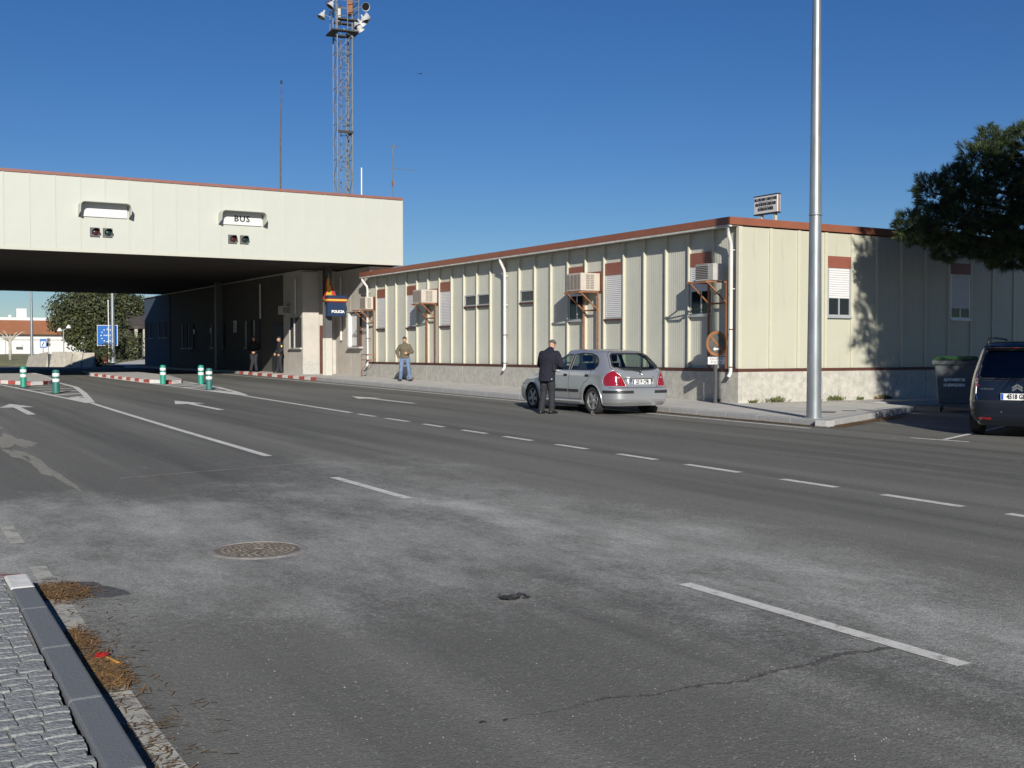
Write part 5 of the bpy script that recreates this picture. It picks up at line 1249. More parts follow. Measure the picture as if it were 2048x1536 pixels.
def limb(mb, pts, rads, n=12):
    P = [Vector(p) for p in pts]; R = []
    Q = []; q = []
    for i in range(len(P) - 1):
        for k in range(4): t = k / 4; Q.append(P[i].lerp(P[i + 1], t)); q.append(rads[i] + (rads[i + 1] - rads[i]) * t)
    Q.append(P[-1]); q.append(rads[-1]); mb.tube(Q, .05, n, rs=q); mb.ball(P[0], rads[0], 10, 8); mb.ball(P[-1], rads[-1], 10, 8)
    for i in range(1, len(P) - 1): mb.ball(P[i], rads[i] * .99, 10, 8)
def hand(mb, wrist, d, palm_n, side=1, curl=.5, s=1.):
    """palm and five separate bent fingers; d = pointing direction, palm_n = palm normal"""
    d = Vector(d).normalized(); nrm = Vector(palm_n); nrm = (nrm - d * nrm.dot(d)).normalized(); u = d.cross(nrm) * side
    c = Vector(wrist); mb.loft([[c + d * t * s + u * cos(a) * w * s + nrm * sin(a) * h * s for a in np.linspace(0, 2 * pi, 10, endpoint=False)] for t, w, h in ((-.01, .026, .02), (.03, .038, .016), (.075, .043, .014), (.092, .038, .011))])
    for k, (o_, L_) in enumerate(((-.031, .066), (-.011, .078), (.010, .074), (.030, .058))):
        p = c + d * .088 * s + u * o_ * s; path = [p - d * .015]; dr = d.copy()
        for q in range(3):
            dr = (dr + nrm * curl * (.45 + .15 * q)).normalized(); path.append(path[-1] + dr * L_ * s * (.42, .34, .26)[q])
        mb.tube(path, .009, 7, rs=[.0095 * s, .009 * s, .008 * s, .0065 * s])
    p = c + d * .03 * s - u * .032 * s; q = p + (d * .5 - u * .75 + nrm * .25).normalized() * .034 * s; mb.tube([p, q, q + (d * .9 - u * .2 + nrm * .45).normalized() * .034 * s], .01, 7, rs=[.012 * s, .0105 * s, .008 * s])
def person(name, label, loc, face, P, cols, H=1.75):
    """P: joints in local x=right, y=forward, z=up. face = heading angle of local y"""
    t = thing(name, label, 'person', loc, face - pi / 2); k = H / 1.75
    V_ = lambda p: Vector(p) * k
    ch, hd_, nk = V_(P['chest']), V_(P['head']), V_(P['neck']); pel = V_(P['pelvis'])
    yw = P.get('twist', 0.)
    # ---- body, one continuous skin
    b = MB()
    def trunk(mb, g=0., hem=None, chest=(.175, .105)):
        up = (ch - pel).normalized(); low = pel + up * (.0 if hem is None else -hem)
        rings = [ell(low, (.155 + g) * k, (.105 + g) * k, 0), ell(pel + up * .06 * k, (.152 + g) * k, (.108 + g) * k, yw * .2, up), ell(pel.lerp(ch, .45), (.148 + g) * k, (.10 + g) * k, yw * .5, up), ell(ch + up * -.02 * k, (chest[0] + g) * k, (chest[1] + g) * k, yw, up),
                 ell(ch + up * .09 * k, (.168 + g) * k, (.092 + g) * k, yw, up), ell(ch.lerp(nk, .72), (.10 + g) * k, (.07 + g) * k, yw, nk - ch), ell(nk, (.056 + g * .6) * k, (.056 + g * .6) * k, yw, hd_ - nk)]
        mb.loft(rings)
    trunk(b, -.012)
    nd = (hd_ - nk).normalized(); b.tube([nk - nd * .05, nk.lerp(hd_, .5), hd_], .052 * k, 12)
    for s_ in 'LR':
        limb(b, [V_(P['sh' + s_]), V_(P['el' + s_]), V_(P['wr' + s_])], [.048 * k, .040 * k, .029 * k])
        limb(b, [V_(P['hip' + s_]), V_(P['kn' + s_]), V_(P['an' + s_])], [.078 * k, .052 * k, .038 * k])
        a = V_(P['an' + s_]); f = Vector((sin(P['ft' + s_]), cos(P['ft' + s_]), 0)); b.loft([ell(a + f * q * k + Vector((0, 0, z * k)), rx * k, rz * k, 0, f, 10) for q, z, rx, rz in ((-.05, -.045, .03, .03), (.02, -.04, .036, .04), (.12, -.055, .042, .025), (.19, -.062, .03, .016))])
    # head: skull, jaw, nose, ears
    fy, fp = P['look']; Rh = Matrix.Rotation(-fy, 3, 'Z') @ Matrix.Rotation(-fp, 3, 'X')
    hp = lambda p: hd_ + Rh @ (Vector(p) * k)
    b.ball(hd_ + Rh @ Vector((0, -.008, .022)), .098 * k, 16, 12, (.80, 1.0, 1.0), Rh); b.loft([ell(hp((0, .022, z)), rx * k, ry * k, 0, Rh @ Vector((0, .1, 1)), 14) for z, rx, ry in ((-.118, .030, .034), (-.10, .046, .052), (-.06, .062, .066), (0, .074, .078))])
    me = bake(b, .013, 3)
    ex = MB(); ex.loft([[hp(q) for q in ring] for ring in ([(-.009, .086, .028), (.009, .086, .028), (.007, .094, .03), (-.007, .094, .03)], [(-.017, .088, -.022), (.017, .088, -.022), (.010, .120, -.016), (-.010, .120, -.016)], [(-.015, .086, -.034), (.015, .086, -.034), (.008, .102, -.032), (-.008, .102, -.032)])])
    for s_ in (1, -1): ex.ball(hp((s_ * .079, -.005, .0)), .03 * k, 10, 6, (.35, .7, 1.1), Rh)
    hand(ex, V_(P['wrL']), P['hdL'][0], P['hdL'][1], 1, P['hdL'][2], k); hand(ex, V_(P['wrR']), P['hdR'][0], P['hdR'][1], -1, P['hdR'][2], k)
    bm = bmesh.new(); bm.from_mesh(me); m2 = bpy.data.meshes.new('x'); m2.from_pydata(ex.v, [], ex.f); bm.from_mesh(m2); bm.to_mesh(me); bm.free()
    put('body', me, 'skin', t)
    mk('eyes', MB().ball(hp((.031, .083, .02)), .011 * k, 8, 6, (1, .5, .6), Rh).ball(hp((-.031, .083, .02)), .011 * k, 8, 6, (1, .5, .6), Rh), 'eye', t, world=False)
    mk('mouth', MB().box(-.024, .024, .0, .006, -.003, .003, Matrix.Translation(hp((0, .088, -.066))) @ Rh.to_4x4()), 'red_paint', t, world=False)
    # hair cap: over the crown and the back of the skull
    hb_ = MB(); n1, n2 = 20, 14; v = []; vi = {}
    for i in range(n2 + 1):
        for j in range(n1):
            a, c_ = pi * i / n2, 2 * pi * j / n1; v.append(Vector((sin(a) * cos(c_), sin(a) * sin(c_), cos(a))))
    fs = []
    for i in range(n2):
        for j in range(n1):
            q = (i * n1 + j, i * n1 + (j + 1) % n1, (i + 1) * n1 + (j + 1) % n1, (i + 1) * n1 + j); c_ = sum((v[x] for x in q), Vector()) / 4
            if c_.z > .28 + .35 * max(0, c_.y) or (c_.y < .12 and c_.z > -.42 and abs(c_.x) < .95 and (c_.y < -.1 or c_.z > .05)): fs.append(q)
    jr = random.Random(5)
    hb_.add([hd_ + Rh @ Vector((p.x * .0815 * k * (1 + jr.uniform(0, .02)), -.008 + p.y * .1000 * k * (1 + jr.uniform(0, .02)), .024 + p.z * .0975 * k * (1 + jr.uniform(0, .02)))) for p in v], fs)
    ho = mk('hair', hb_, cols['hair'], t, world=False, smooth=True); so = ho.modifiers.new('thick', 'SOLIDIFY'); so.thickness = .006; so.offset = 1
    # ---- top: trunk with hem, sleeves and collar
    j_ = MB(); trunk(j_, P.get('bulk', .018), P.get('hem', .12), P.get('chestr', (.182, .115)))
    g = P.get('bulk', .018)
    for s_ in 'LR':
        sh, el, wr = V_(P['sh' + s_]), V_(P['el' + s_]), V_(P['wr' + s_])
        limb(j_, [sh, sh.lerp(el, .5), el, el.lerp(wr, .6), wr - (wr - el).normalized() * .015], [(.060 + g * .6) * k, (.055 + g * .7) * k, (.050 + g * .6) * k, (.045 + g * .5) * k, (.038 + g * .4) * k])
    put('jacket' if 'jacket' not in cols else cols['jacket'][1], folds(bake(j_, .013, 5), .009, 8., loc[0]), cols['top'], t)
    if P.get('collar', True): mk('collar', MB().loft([ell(nk + nd * q, r_ * k, r_ * .95 * k, yw, nd) for q, r_ in ((-.05, .078), (.0, .070), (.035, .066))]), cols['top'], t, world=False, smooth=True)
    # ---- trousers
    tr = MB(); tr.loft([ell(pel + Vector((0, 0, z * k)), rx * k, ry * k, 0) for z, rx, ry in ((-.13, .120, .095), (-.06, .160, .118), (.03, .158, .113), (.09, .150, .107))])
    for s_ in 'LR':
        hp_, kn, an = V_(P['hip' + s_]), V_(P['kn' + s_]), V_(P['an' + s_])
        limb(tr, [hp_, hp_.lerp(kn, .45), kn, kn.lerp(an, .55), an + Vector((0, 0, .0))], [.100 * k, .096 * k, .080 * k, .074 * k, .072 * k])
    put('trousers', folds(bake(tr, .013, 4), .008, 9., loc[1]), cols['legs'], t)
    mk('belt', MB().loft([ell(pel + Vector((0, 0, z * k)), .163 * k, .118 * k, 0) for z in (.055, .09)]), 'black', t, world=False)
    for s_ in 'LR':
        a = V_(P['an' + s_]); f = Vector((sin(P['ft' + s_]), cos(P['ft' + s_]), 0)); z0 = a.z
        sh_ = MB(); sh_.loft([ell(Vector((a.x, a.y, 0)) + f * q * k + Vector((0, 0, h / 2 * k + .003)), w_ * k, h / 2 * k, 0, f, 12) for q, w_, h in ((-.085, .026, .06), (-.06, .040, .095), (.0, .043, .105), (.07, .046, .085), (.13, .048, .065), (.18, .040, .052), (.205, .02, .035))])
        so = mk('shoe', sh_, cols['shoes'], t, world=False, smooth=True)
        mk('sole', MB().loft([[Vector((a.x, a.y, z)) + f * q * k + f.cross(Vector((0, 0, 1))) * w_ * k for q, w_ in ((-.085, -.03), (-.085, .03), (.0, .042), (.12, .05), (.2, .025), (.2, -.025), (.12, -.05), (.0, -.042))] for z in (.0, .022)]), 'black', so, world=False)
    return t
base = dict(pelvis=(0, 0, .93), chest=(0, .0, 1.27), neck=(0, .01, 1.475), head=(0, .035, 1.60), shL=(-.168, 0, 1.352), shR=(.168, 0, 1.352), hipL=(-.09, 0, .88), hipR=(.09, 0, .88),
            knL=(-.10, .02, .49), knR=(.10, .02, .49), anL=(-.11, -.01, .09), anR=(.11, -.01, .09), ftL=-.2, ftR=.2, look=(0, .3))
# man with his back to us at the silver car
pA = dict(base); pA.update(chest=(0, .07, 1.28), neck=(0, .165, 1.465), head=(0, .245, 1.565), shL=(-.185, .11, 1.355), shR=(.185, .11, 1.355), elL=(-.27, .16, 1.12), elR=(.28, .14, 1.11), wrL=(-.13, .38, 1.06), wrR=(.14, .37, 1.04),
    hdL=((.4, .9, .0), (.3, 0, -1), .5), hdR=((-.4, .9, .05), (-.3, 0, -1), .5), look=(-.1, .8), hem=.20, bulk=.045, chestr=(.205, .14), knL=(-.10, .02, .49), knR=(.10, .03, .49), anL=(-.12, -.06, .09), anR=(.10, .03, .09), ftL=-.1, ftR=.15)
person('person', 'man in a dark navy jacket and grey trousers bending his head beside the silver car', G(14.24, 22.55), radians(30), pA, dict(hair='hair_grey', top='navy', legs='slate', shoes='shoe_black'), 1.80)
radio = thing('belt_radio', 'black radio with pale tip clipped to the belt of the man at the silver car', 'radio', G(14.24, 22.55))
Hm = Matrix.Translation(G(14.24, 22.55)) @ Matrix.Rotation(radians(30) - pi / 2, 4, 'Z')
mk('case', MB().box(.185, .235, -.10, -.03, 1.00, 1.15, Hm), 'black', radio, bevel=.008); mk('stub_aerial', MB().tube([Hm @ Vector((.21, -.085, 1.15)), Hm @ Vector((.21, -.085, 1.22))], .008, 6), 'black', radio); mk('reflective_tab', MB().box(.135, .150, -.11, -.02, .80, .83, Hm @ Matrix.Translation((.03, 0, 0))), 'white', radio)
# man in olive sweater and jeans in front of the plinth
pB = dict(base); pB.update(neck=(0, .03, 1.475), head=(0.0, .075, 1.595), elL=(-.29, .02, 1.13), elR=(.31, -.04, 1.14), wrL=(-.12, .20, 1.08), wrR=(.235, .06, .90), hdL=((.9, .25, -.1), (.1, -1, 0), .6), hdR=((-.2, .2, -1), (-1, 0, .2), .6),
    look=(-.15, .5), hem=.06, bulk=.030, hipL=(-.10, 0, .88), hipR=(.10, 0, .88), knL=(-.15, .05, .49), knR=(.14, .05, .49), anL=(-.20, .02, .09), anR=(.17, .0, .09), ftL=-.5, ftR=.35, chestr=(.195, .125))
person('person', 'man in olive sweater and blue jeans looking down by the annex wall', G(18.95, 40.4, KZ), atan2(-.87, -.49), pB, dict(hair='hair_dark', top='olive', legs='denim', shoes='shoe_brown', jacket=(0, 'sweater')), 1.76)
# two men in the shade of the canopy
pC = dict(base); pC.update(elL=(-.28, .03, 1.13), elR=(.28, .03, 1.13), wrL=(-.075, .235, .97), wrR=(.075, .235, .97), hdL=((.6, .25, -.6), (.5, -.8, .2), .9), hdR=((-.6, .25, -.6), (-.5, -.8, .2), .9), hem=.08, bulk=.026, look=(.1, .25), knL=(-.08, .04, .49), knR=(.06, .03, .49), anL=(-.13, .0, .09), anR=(.14, .02, .09))
person('person', 'man in dark clothes with joined hands in the canopy shade', G(17.5, 54.7, KZ), atan2(-.93, -.36), pC, dict(hair='hair_dark', top='black_cloth', legs='slate', shoes='shoe_black'), 1.78)
pD = dict(base); pD.update(elL=(-.28, -.04, 1.13), elR=(.27, .0, 1.13), wrL=(-.24, .10, .92), wrR=(.20, .16, .95), hdL=((.1, .25, -1), (1, 0, 0), .5), hdR=((-.1, .3, -1), (-1, 0, 0), .5), look=(-.1, .35), hem=.05, bulk=.028, anL=(-.09, -.05, .09), anR=(.10, .08, .09))
dl = G(18.1, 52.6, KZ)
person('person', 'police officer in black with a yellow arm badge at the canopy shade edge', dl, atan2(.05, -1), pD, dict(hair='hair_dark', top='black_cloth', legs='slate', shoes='shoe_black'), 1.76)
bd = [o for o in bpy.data.objects if o.name.startswith('person') and o.parent is None][-1]
mk('arm_badge', MB().box(-.31, -.29, -.03, .03, 1.24, 1.33), 'badge', bd, world=False)

# ============================================================ TREES
def needle_tufts(P, D, n, L, wd, seed):
    """P: tuft bases (k,3), D: tuft axes; n needles each of length L"""
    g = np.random.default_rng(seed); k = len(P)
    a = g.normal(size=(k, n, 3)); a /= np.linalg.norm(a, axis=2, keepdims=True)
    d = D[:, None, :] * 1.0 + a * .95; d /= np.linalg.norm(d, axis=2, keepdims=True)
    l = L * g.uniform(.6, 1.15, (k, n, 1)); b = P[:, None, :] + D[:, None, :] * g.uniform(-.5, .5, (k, n, 1)) * L
    s = np.cross(d, g.normal(size=(k, n, 3))); s /= np.linalg.norm(s, axis=2, keepdims=True) + 1e-9; s *= wd / 2
    q = np.stack([b - s, b + s, b + d * l + s * .35, b + d * l - s * .35], 2).reshape(-1, 3)
    return q, np.arange(len(q)).reshape(-1, 4)
def lobes_pts(lobes, dens_, seed, up=.35, shell=.55):
    g = np.random.default_rng(seed); P = []; D = []
    for (x, y, z, r_, sq) in lobes:
        n = max(8, int(dens_ * r_ * r_)); v = g.normal(size=(n, 3)); v /= np.linalg.norm(v, axis=1, keepdims=True)
        rad = r_ * (shell + (1.05 - shell) * g.random((n, 1)) ** .6); bump = 1 + .16 * np.sin(v[:, :1] * 5 + x) * np.cos(v[:, 1:2] * 6 + z) + .10 * np.sin(v[:, 2:3] * 9 + y)
        p = v * rad * bump; p[:, 2] *= sq; P.append(p + np.array([x, y, z])); d = v + np.array([0, 0, up]); D.append(d / np.linalg.norm(d, axis=1, keepdims=True))
    return np.concatenate(P), np.concatenate(D)
def px3(px, py, dep):                                  # (kept as plain numbers) direction table for the pine's limbs
    rt = Vector((cos(YAW), -sin(YAW), 0)); upv = rt.cross(fw)
    return Vector((0, 0, 1.68)) + (fw + rt * ((px - 1024) / 2280) - upv * ((py - 768) / 2280)) * dep
pine = thing('pine_tree', 'dark green pine leaning over the right end of the annex', 'tree', G(29.3, 19.3))
LA = [(23.72, 20.00, 4.89, 0.50, 0.80), (24.49, 20.05, 5.79, 0.52, 0.90), (24.19, 20.05, 4.74, 0.45, 0.80), (24.89, 19.95, 4.99, 0.65, 0.80), (25.59, 19.75, 5.44, 0.72, 0.85), (25.29, 19.95, 6.14, 0.45, 0.90), (25.99, 19.85, 6.64, 0.59, 1.00), (26.29, 19.65, 4.64, 0.77, 0.75), (26.79, 19.65, 5.69, 0.85, 0.90), (26.89, 19.85, 6.99, 0.50, 1.00), (27.49, 19.55, 7.04, 0.77, 0.90), (27.89, 19.45, 4.99, 0.99, 0.80), (28.49, 19.45, 6.19, 1.08, 0.90), (25.39, 20.25, 4.39, 0.45, 0.70), (27.49, 19.95, 4.34, 0.68, 0.65), (29.49, 19.75, 4.79, 1.08, 0.80), (26.69, 20.05, 7.41, 0.32, 1.10), (29.69, 19.55, 6.99, 1.08, 0.90)]
P, D = lobes_pts(LA, 1150, 5, .5, .55)
sel = np.random.default_rng(9).random(len(P))
Va, Fa = needle_tufts(P[sel < .55], D[sel < .55], 20, .125, .013, 3); Vb, Fb = needle_tufts(P[sel >= .55], D[sel >= .55], 20, .13, .013, 4)
mesh_np('crown', np.concatenate([Va, Vb]), np.concatenate([Fa, Fb + len(Va)]), ['needles', 'needles_lt'], pine, np.concatenate([np.zeros(len(Fa)), np.ones(len(Fb))]), kind='stuff', off=root_loc(pine)[:])
mk('trunk', MB().tube([(29.3, 19.3, .1), (29.25, 19.3, 2), (29.1, 19.4, 4), (28.8, 19.5, 6), (28.4, 19.5, 7.2)], .2, 12, rs=[.27, .22, .18, .12, .05]), 'bark', pine, smooth=True)
for (x, y, z, r_, sq) in LA: mk('limb', MB().tube([(29.1, 19.4, max(4.0, z - .7)), ((29.0 + x) / 2, (19.4 + y) / 2, max(4.5, z - .25)), (x, y, z)], .05, 7, rs=[.09, .06, .025]), 'bark', pine, smooth=True)
# second pine standing off to the right; its shade covers the blue car, the dumpster and the foot of the gable
shp = thing('pine_tree', 'large pine outside the picture on the right, shading the blue car and dumpster', 'tree', G(22.0, 9.0))
LB = [(18.2, 8.8, 3.3, 1.65, .72), (20.5, 9.0, 3.5, 1.9, .8), (22.5, 9.3, 4.3, 2.0, .8), (20.75, 8.2, 4.95, 1.7, .8), (22.3, 9.0, 6.1, 2.1, .8), (21.5, 9.0, 8.2, 2.25, .85), (21.25, 9.0, 9.9, 2.05, .75), (24.0, 9.0, 7.3, 2.2, .8), (24.2, 9.0, 9.7, 2.2, .85), (26.4, 9.0, 9.0, 2.2, .9), (25.0, 9.2, 5.0, 2.0, .7), (26.6, 9.2, 6.8, 2.2, .8), (28.7, 9.2, 8.0, 2.4, .9), (28.6, 9.2, 10.3, 2.2, .9)]
P, D = lobes_pts(LB, 200, 6, .3, .2)
Va, Fa = needle_tufts(P, D, 18, .34, .05, 8)
mesh_np('crown', Va, Fa, ['needles'], shp, kind='stuff', off=root_loc(shp)[:])
mk('trunk', MB().tube([(22.0, 9.0, -.1), (22.0, 9.0, 3), (22.2, 9.0, 6), (22.4, 9.0, 10)], .2, 12, rs=[.32, .26, .2, .07]), 'bark', shp, smooth=True)
for (x, y, z, r_, sq) in LB: mk('limb', MB().tube([(22.05, 9.0, max(1.8, z - 1.4)), ((22.05 + x) / 2, (9.0 + y) / 2, z - .5), (x, y, z)], .05, 7, rs=[.11, .07, .03]), 'bark', shp, smooth=True)

def leaf_cloud(P, D, size, seed):
    g = np.random.default_rng(seed); k = len(P); u = g.normal(size=(k, 3)); u -= D * (u * D).sum(1, keepdims=True); u /= np.linalg.norm(u, axis=1, keepdims=True)
    n = D * .6 + g.normal(size=(k, 3)) * .6; n /= np.linalg.norm(n, axis=1, keepdims=True); w = np.cross(n, u); w /= np.linalg.norm(w, axis=1, keepdims=True) + 1e-9
    s = size * g.uniform(.5, 1.3, (k, 1)); q = np.stack([P - u * s, P + w * s * .55, P + u * s, P - w * s * .55], 1).reshape(-1, 3); return q, np.arange(len(q)).reshape(-1, 4)
def broad_tree(name, label, base, trunk, lobes, dens_, size, seed, cat='tree', limbs=True):
    t = thing(name, label, cat, base); P, D = lobes_pts(lobes, dens_, seed, .25, .25); q, F = leaf_cloud(P, D, size, seed)
    mi = (np.random.default_rng(seed).random(len(F)) > .55).astype(int)
    mesh_np('crown', q, F, ['leaf_a', 'leaf_b'], t, mi, kind='stuff', off=root_loc(t)[:])
    mk('trunk', MB().tube(trunk, .2, 10, rs=[.3 - .2 * i / (len(trunk) - 1) for i in range(len(trunk))] if cat == 'tree' else [.06] * len(trunk)), 'bark', t, smooth=True)
    if limbs:
        for (x, y, z, r_, sq) in lobes[:7]: mk('limb', MB().tube([trunk[-2], ((trunk[-2][0] + x) / 2, (trunk[-2][1] + y) / 2, z - r_ * .5), (x, y, z)], .05, 6, rs=[.12, .08, .03]), 'bark', t)
    return t
broad_tree('evergreen_tree', 'big dense dark olive tree beyond the crossing behind the concrete wall', (20.6, 112.5, .9), [(20.6, 112.5, .8), (20.5, 112.4, 2.5), (20.2, 112.3, 4.5), (20.3, 112.4, 6.5)],
    [(18.0, 113.5, 5.6, 1.5, .9), (17.6, 113.6, 4.3, 1.1, .8), (19.3, 112.8, 6.4, 1.9, .9), (20.7, 112.3, 6.8, 2.0, .9), (19.0, 112.6, 4.3, 1.7, .9), (20.6, 111.8, 4.6, 1.9, .9), (22.3, 111.6, 6.5, 1.7, .9), (23.6, 111.0, 6.3, 1.5, .9), (24.4, 110.8, 5.9, 1.0, .8), (22.2, 111.3, 4.6, 1.5, .9), (19.6, 111.6, 2.6, 1.5, .9), (21.2, 111.0, 2.4, 1.6, .9), (18.6, 112.2, 3.0, .9, .9), (22.6, 110.6, 2.8, 1.2, 1.1)], 620, .135, 3)
broad_tree('round_bush', 'rounded dark bush at the right end of the concrete wall', (16.55, 88.9, .5), [(16.55, 88.9, .45), (16.55, 88.9, 1.2)], [(16.5, 88.9, 1.1, .75, 1.0), (16.9, 89.2, 1.5, .7, 1.0), (17.4, 90, 1.7, .7, 1.1), (16.2, 89.4, .9, .5, .9)], 600, .10, 8, 'bush', False)
broad_tree('tall_shrub', 'upright shrub behind the blue border sign', (20.6, 100.5, .8), [(20.6, 100.5, .7), (20.6, 100.5, 1.8)], [(20.5, 100.5, 1.8, .9, 1.1), (21.5, 100.6, 1.7, .9, 1.2), (21.9, 101, 2.6, .7, 1.1), (19.6, 100.9, 2.0, .8, 1.1)], 420, .13, 9, 'shrub', False)
pt = thing('bare_tree', 'pollarded leafless tree with a pale trunk in front of the white building', 'tree', (13.5, 113.9, .8))
mk('trunk', MB().tube([(13.5, 113.9, .7), (13.48, 113.9, 2.0), (13.46, 113.9, 2.75)], .1, 10, rs=[.16, .12, .13]), 'old_conc', pt, smooth=True)
for e in ((12.6, 113.6, 3.35), (13.05, 114.2, 3.5), (13.5, 113.9, 3.2), (14.0, 113.7, 3.4), (14.5, 113.8, 3.45), (12.3, 113.6, 3.15)):
    mk('branch', MB().tube([(13.46, 113.9, 2.6), ((13.46 + e[0]) / 2, 113.9, (2.7 + e[2]) / 2 + .02), e, (e[0] + (e[0] - 13.46) * .3, e[1], e[2] + .08)], .05, 6, rs=[.09, .06, .045, .02]), 'old_conc', pt, smooth=True)

# ============================================================ BEYOND THE CROSSING
bar = thing('concrete_wall', 'low stained concrete wall of three blocks in front of the big dark tree', 'wall', (14.4, 92, .5))
def blk(x0, y0, x1, y1, h, lean=0.):
    d = Vector((x1 - x0, y1 - y0, 0)).normalized(); n = Vector((-d.y, d.x, 0)) * -.45; v = []
    for z, k in ((-.1, 1.), (h, .45)):
        for (x, y, s) in ((x0, y0, 0), (x1, y1, 0), (x1, y1, 1), (x0, y0, 1)): q = n * s * k + n * (1 - k) * .5 * (1 - s); v.append((x + q.x, y + q.y, zg(y) + z - (lean * .3 if (x, y) == (x0, y0) and z > 0 else 0)))
    mk('wall_block', MB().add(v, [(3, 2, 1, 0), (4, 5, 6, 7), (0, 1, 5, 4), (1, 2, 6, 5), (2, 3, 7, 6), (3, 0, 4, 7)]), 'old_conc', bar, bevel=.03)
blk(12.95, 96.6, 13.75, 92.0, 1.15, 1.0); blk(13.85, 91.4, 14.95, 89.4, 1.14); blk(15.0, 89.3, 15.55, 88.75, 1.12); blk(15.6, 88.7, 16.25, 88.1, 1.05)
mk('gap_fill', MB().box(13.5, 13.9, 91.3, 92.2, .4, 1.5), 'tar', bar)
def post_lamp(x, y, z0, h, r0, label):
    t = thing('lamp_post', label, 'lamp post', (x, y, z0), group='lamp posts beyond the crossing')
    mk('pole', MB().lathe([(r0, -.1), (r0 * .95, 1), (r0 * .45, h)], (x, y, z0), 14), 'galv', t, smooth='auto'); mk('base_flange', MB().lathe([(r0 * 1.9, -.05), (r0 * 1.9, .12), (r0 * 1.1, .14)], (x, y, z0), 12), 'galv', t)
    mk('arm', MB().tube([(x, y, z0 + h), (x - .8, y, z0 + h + .5), (x - 1.6, y, z0 + h + .6)], .04, 6), 'galv', t); return t
post_lamp(16.66, 123.7, .95, 11, .16, 'grey lamp post left of the big dark tree beyond the crossing')
post_lamp(18.95, 95.6, .75, 11, .17, 'grey lamp post standing in front of the blue border sign')
eu = thing('border_sign', 'square blue border sign with a ring of pale stars and white edge', 'sign', (19.21, 99.0, .7)); 
c0, c1 = Vector((18.45, 99.5, 0)), Vector((19.95, 98.55, 0)); rtv = (c1 - c0).normalized(); E_ = face_mtx(((c0.x + c1.x) / 2, (c0.y + c1.y) / 2, 3.02), rtv, (0, 0, 1))
mk('board', MB().prism([(-.87, -.86), (.87, -.86), (.87, .86), (-.87, .86)], -.03, 0, E_), 'white', eu); mk('face', MB().prism([(-.83, -.82), (.83, -.82), (.83, .82), (-.83, .82)], .002, .01, E_), 'eu_blue', eu)
for k in range(12):
    a = 2 * pi * k / 12; s_ = []
    for q in range(10): rr_ = .075 if q % 2 == 0 else .032; b = pi / 2 + q * pi / 5; s_.append((.52 * cos(a) + rr_ * cos(b), .52 * sin(a) + rr_ * sin(b)))
    mk('star', MB().prism(s_, .011, .016, E_), 'sign_yel', eu)
fr_ = ltext(eu, 'FRANCE', .17, 'white_text', E_, .0, .0, .013); fr_.data.transform(Matrix.Translation(-root_loc(eu)))
for x in (-.5, .5): mk('post', MB().tube([E_ @ Vector((x, -1.9 - .5, -.07)), E_ @ Vector((x, .8, -.07))], .045, 8), 'galv', eu)
fp = thing('thin_pole', 'thin white pole just left of the lamp post at the border sign', 'pole', (18.91, 96.9, .7)); mk('tube', MB().tube([(18.72, 96.0, .6), (18.70, 96.0, 5.75)], .04, 8), 'white', fp); mk('cap', MB().lathe([(.06, 0), (.06, .08)], (18.70, 96.0, 5.751), 8), 'white', fp)
hy = thing('fire_hydrant', 'small red hydrant in the grass left of the border sign posts', 'hydrant', (18.3, 95.3, .7)); mk('barrel', MB().lathe([(.13, 0), (.12, .45), (.16, .47), (.16, .55), (.09, .68), (.02, .70)], (18.25, 95.3, .62), 14), 'orange_red', hy, smooth='auto'); mk('outlet', MB().tube([(18.05, 95.3, 1.0), (18.45, 95.3, 1.0)], .06, 8), 'orange_red', hy); mk('base', MB().lathe([(.2, -.1), (.2, .04)], (18.25, 95.3, .62), 12), 'orange_red', hy)
dlp = thing('garden_lamp', 'small street lamp with two white hoods in front of the big dark tree', 'lamp', (17.2, 108.2, .85))
mk('pole', MB().tube([(17.22, 108.2, .7), (17.22, 108.2, 3.6)], .045, 8), 'galv', dlp)
mk('cross_arm', MB().bar((16.95, 108.35, 3.55), (17.6, 108.0, 3.75), .05), 'galv', dlp)
for (x, y, z) in ((16.92, 108.36, 3.55), (17.62, 107.98, 3.82)): mk('hood', MB().lathe([(.03, .30), (.10, .26), (.20, .1), (.24, 0), (.22, -.02)], (x, y, z - .05), 14), 'white', dlp, smooth='auto')
wb = thing('white_building', 'long low white building with a wide orange roof band in the far left background', 'building', (14, 178, 1.3))
mk('wall', MB().box(-6, 36, 177.6, 192, .8, 4.6), 'wall_white', wb); mk('roof', MB().add([(-6.4, 176.9, 4.15), (36.4, 176.9, 4.15), (36.4, 178.6, 6.2), (-6.4, 178.6, 6.2), (-6.4, 192, 6.2), (36.4, 192, 6.2), (36.4, 192, 4.15), (-6.4, 192, 4.15)], [(0, 1, 2, 3), (3, 2, 5, 4), (4, 5, 6, 7), (1, 6, 5, 2), (0, 3, 4, 7)]), 'orange_roof', wb)
mk('parapet', MB().box(-6, 36, 178.7, 179.2, 6.21, 6.62), 'wall_white', wb); mk('string_course', MB().box(-6, 36, 177.5, 177.59, 3.35, 3.5), 'gutter', wb)
mk('roof_box', MB().box(22.1, 23.6, 179.3, 180.6, 6.3, 7.95), 'wall_white', wb, bevel=.15); mk('roof_vent', MB().ball((21.3, 179.6, 6.75), .3, 12, 8), 'wall_white', wb, smooth=True)
mk('wall_joint', MB().box(20.35, 20.42, 177.5, 177.598, .9, 3.34), 'slab', wb)
mk('notice_board', MB().box(21.8, 22.6, 177.4, 177.598, 2.35, 2.75), 'wall_white', wb); mk('notice_frame', MB().box(21.8, 22.65, 177.38, 177.598, 2.05, 2.34), 'dark_grey', wb)
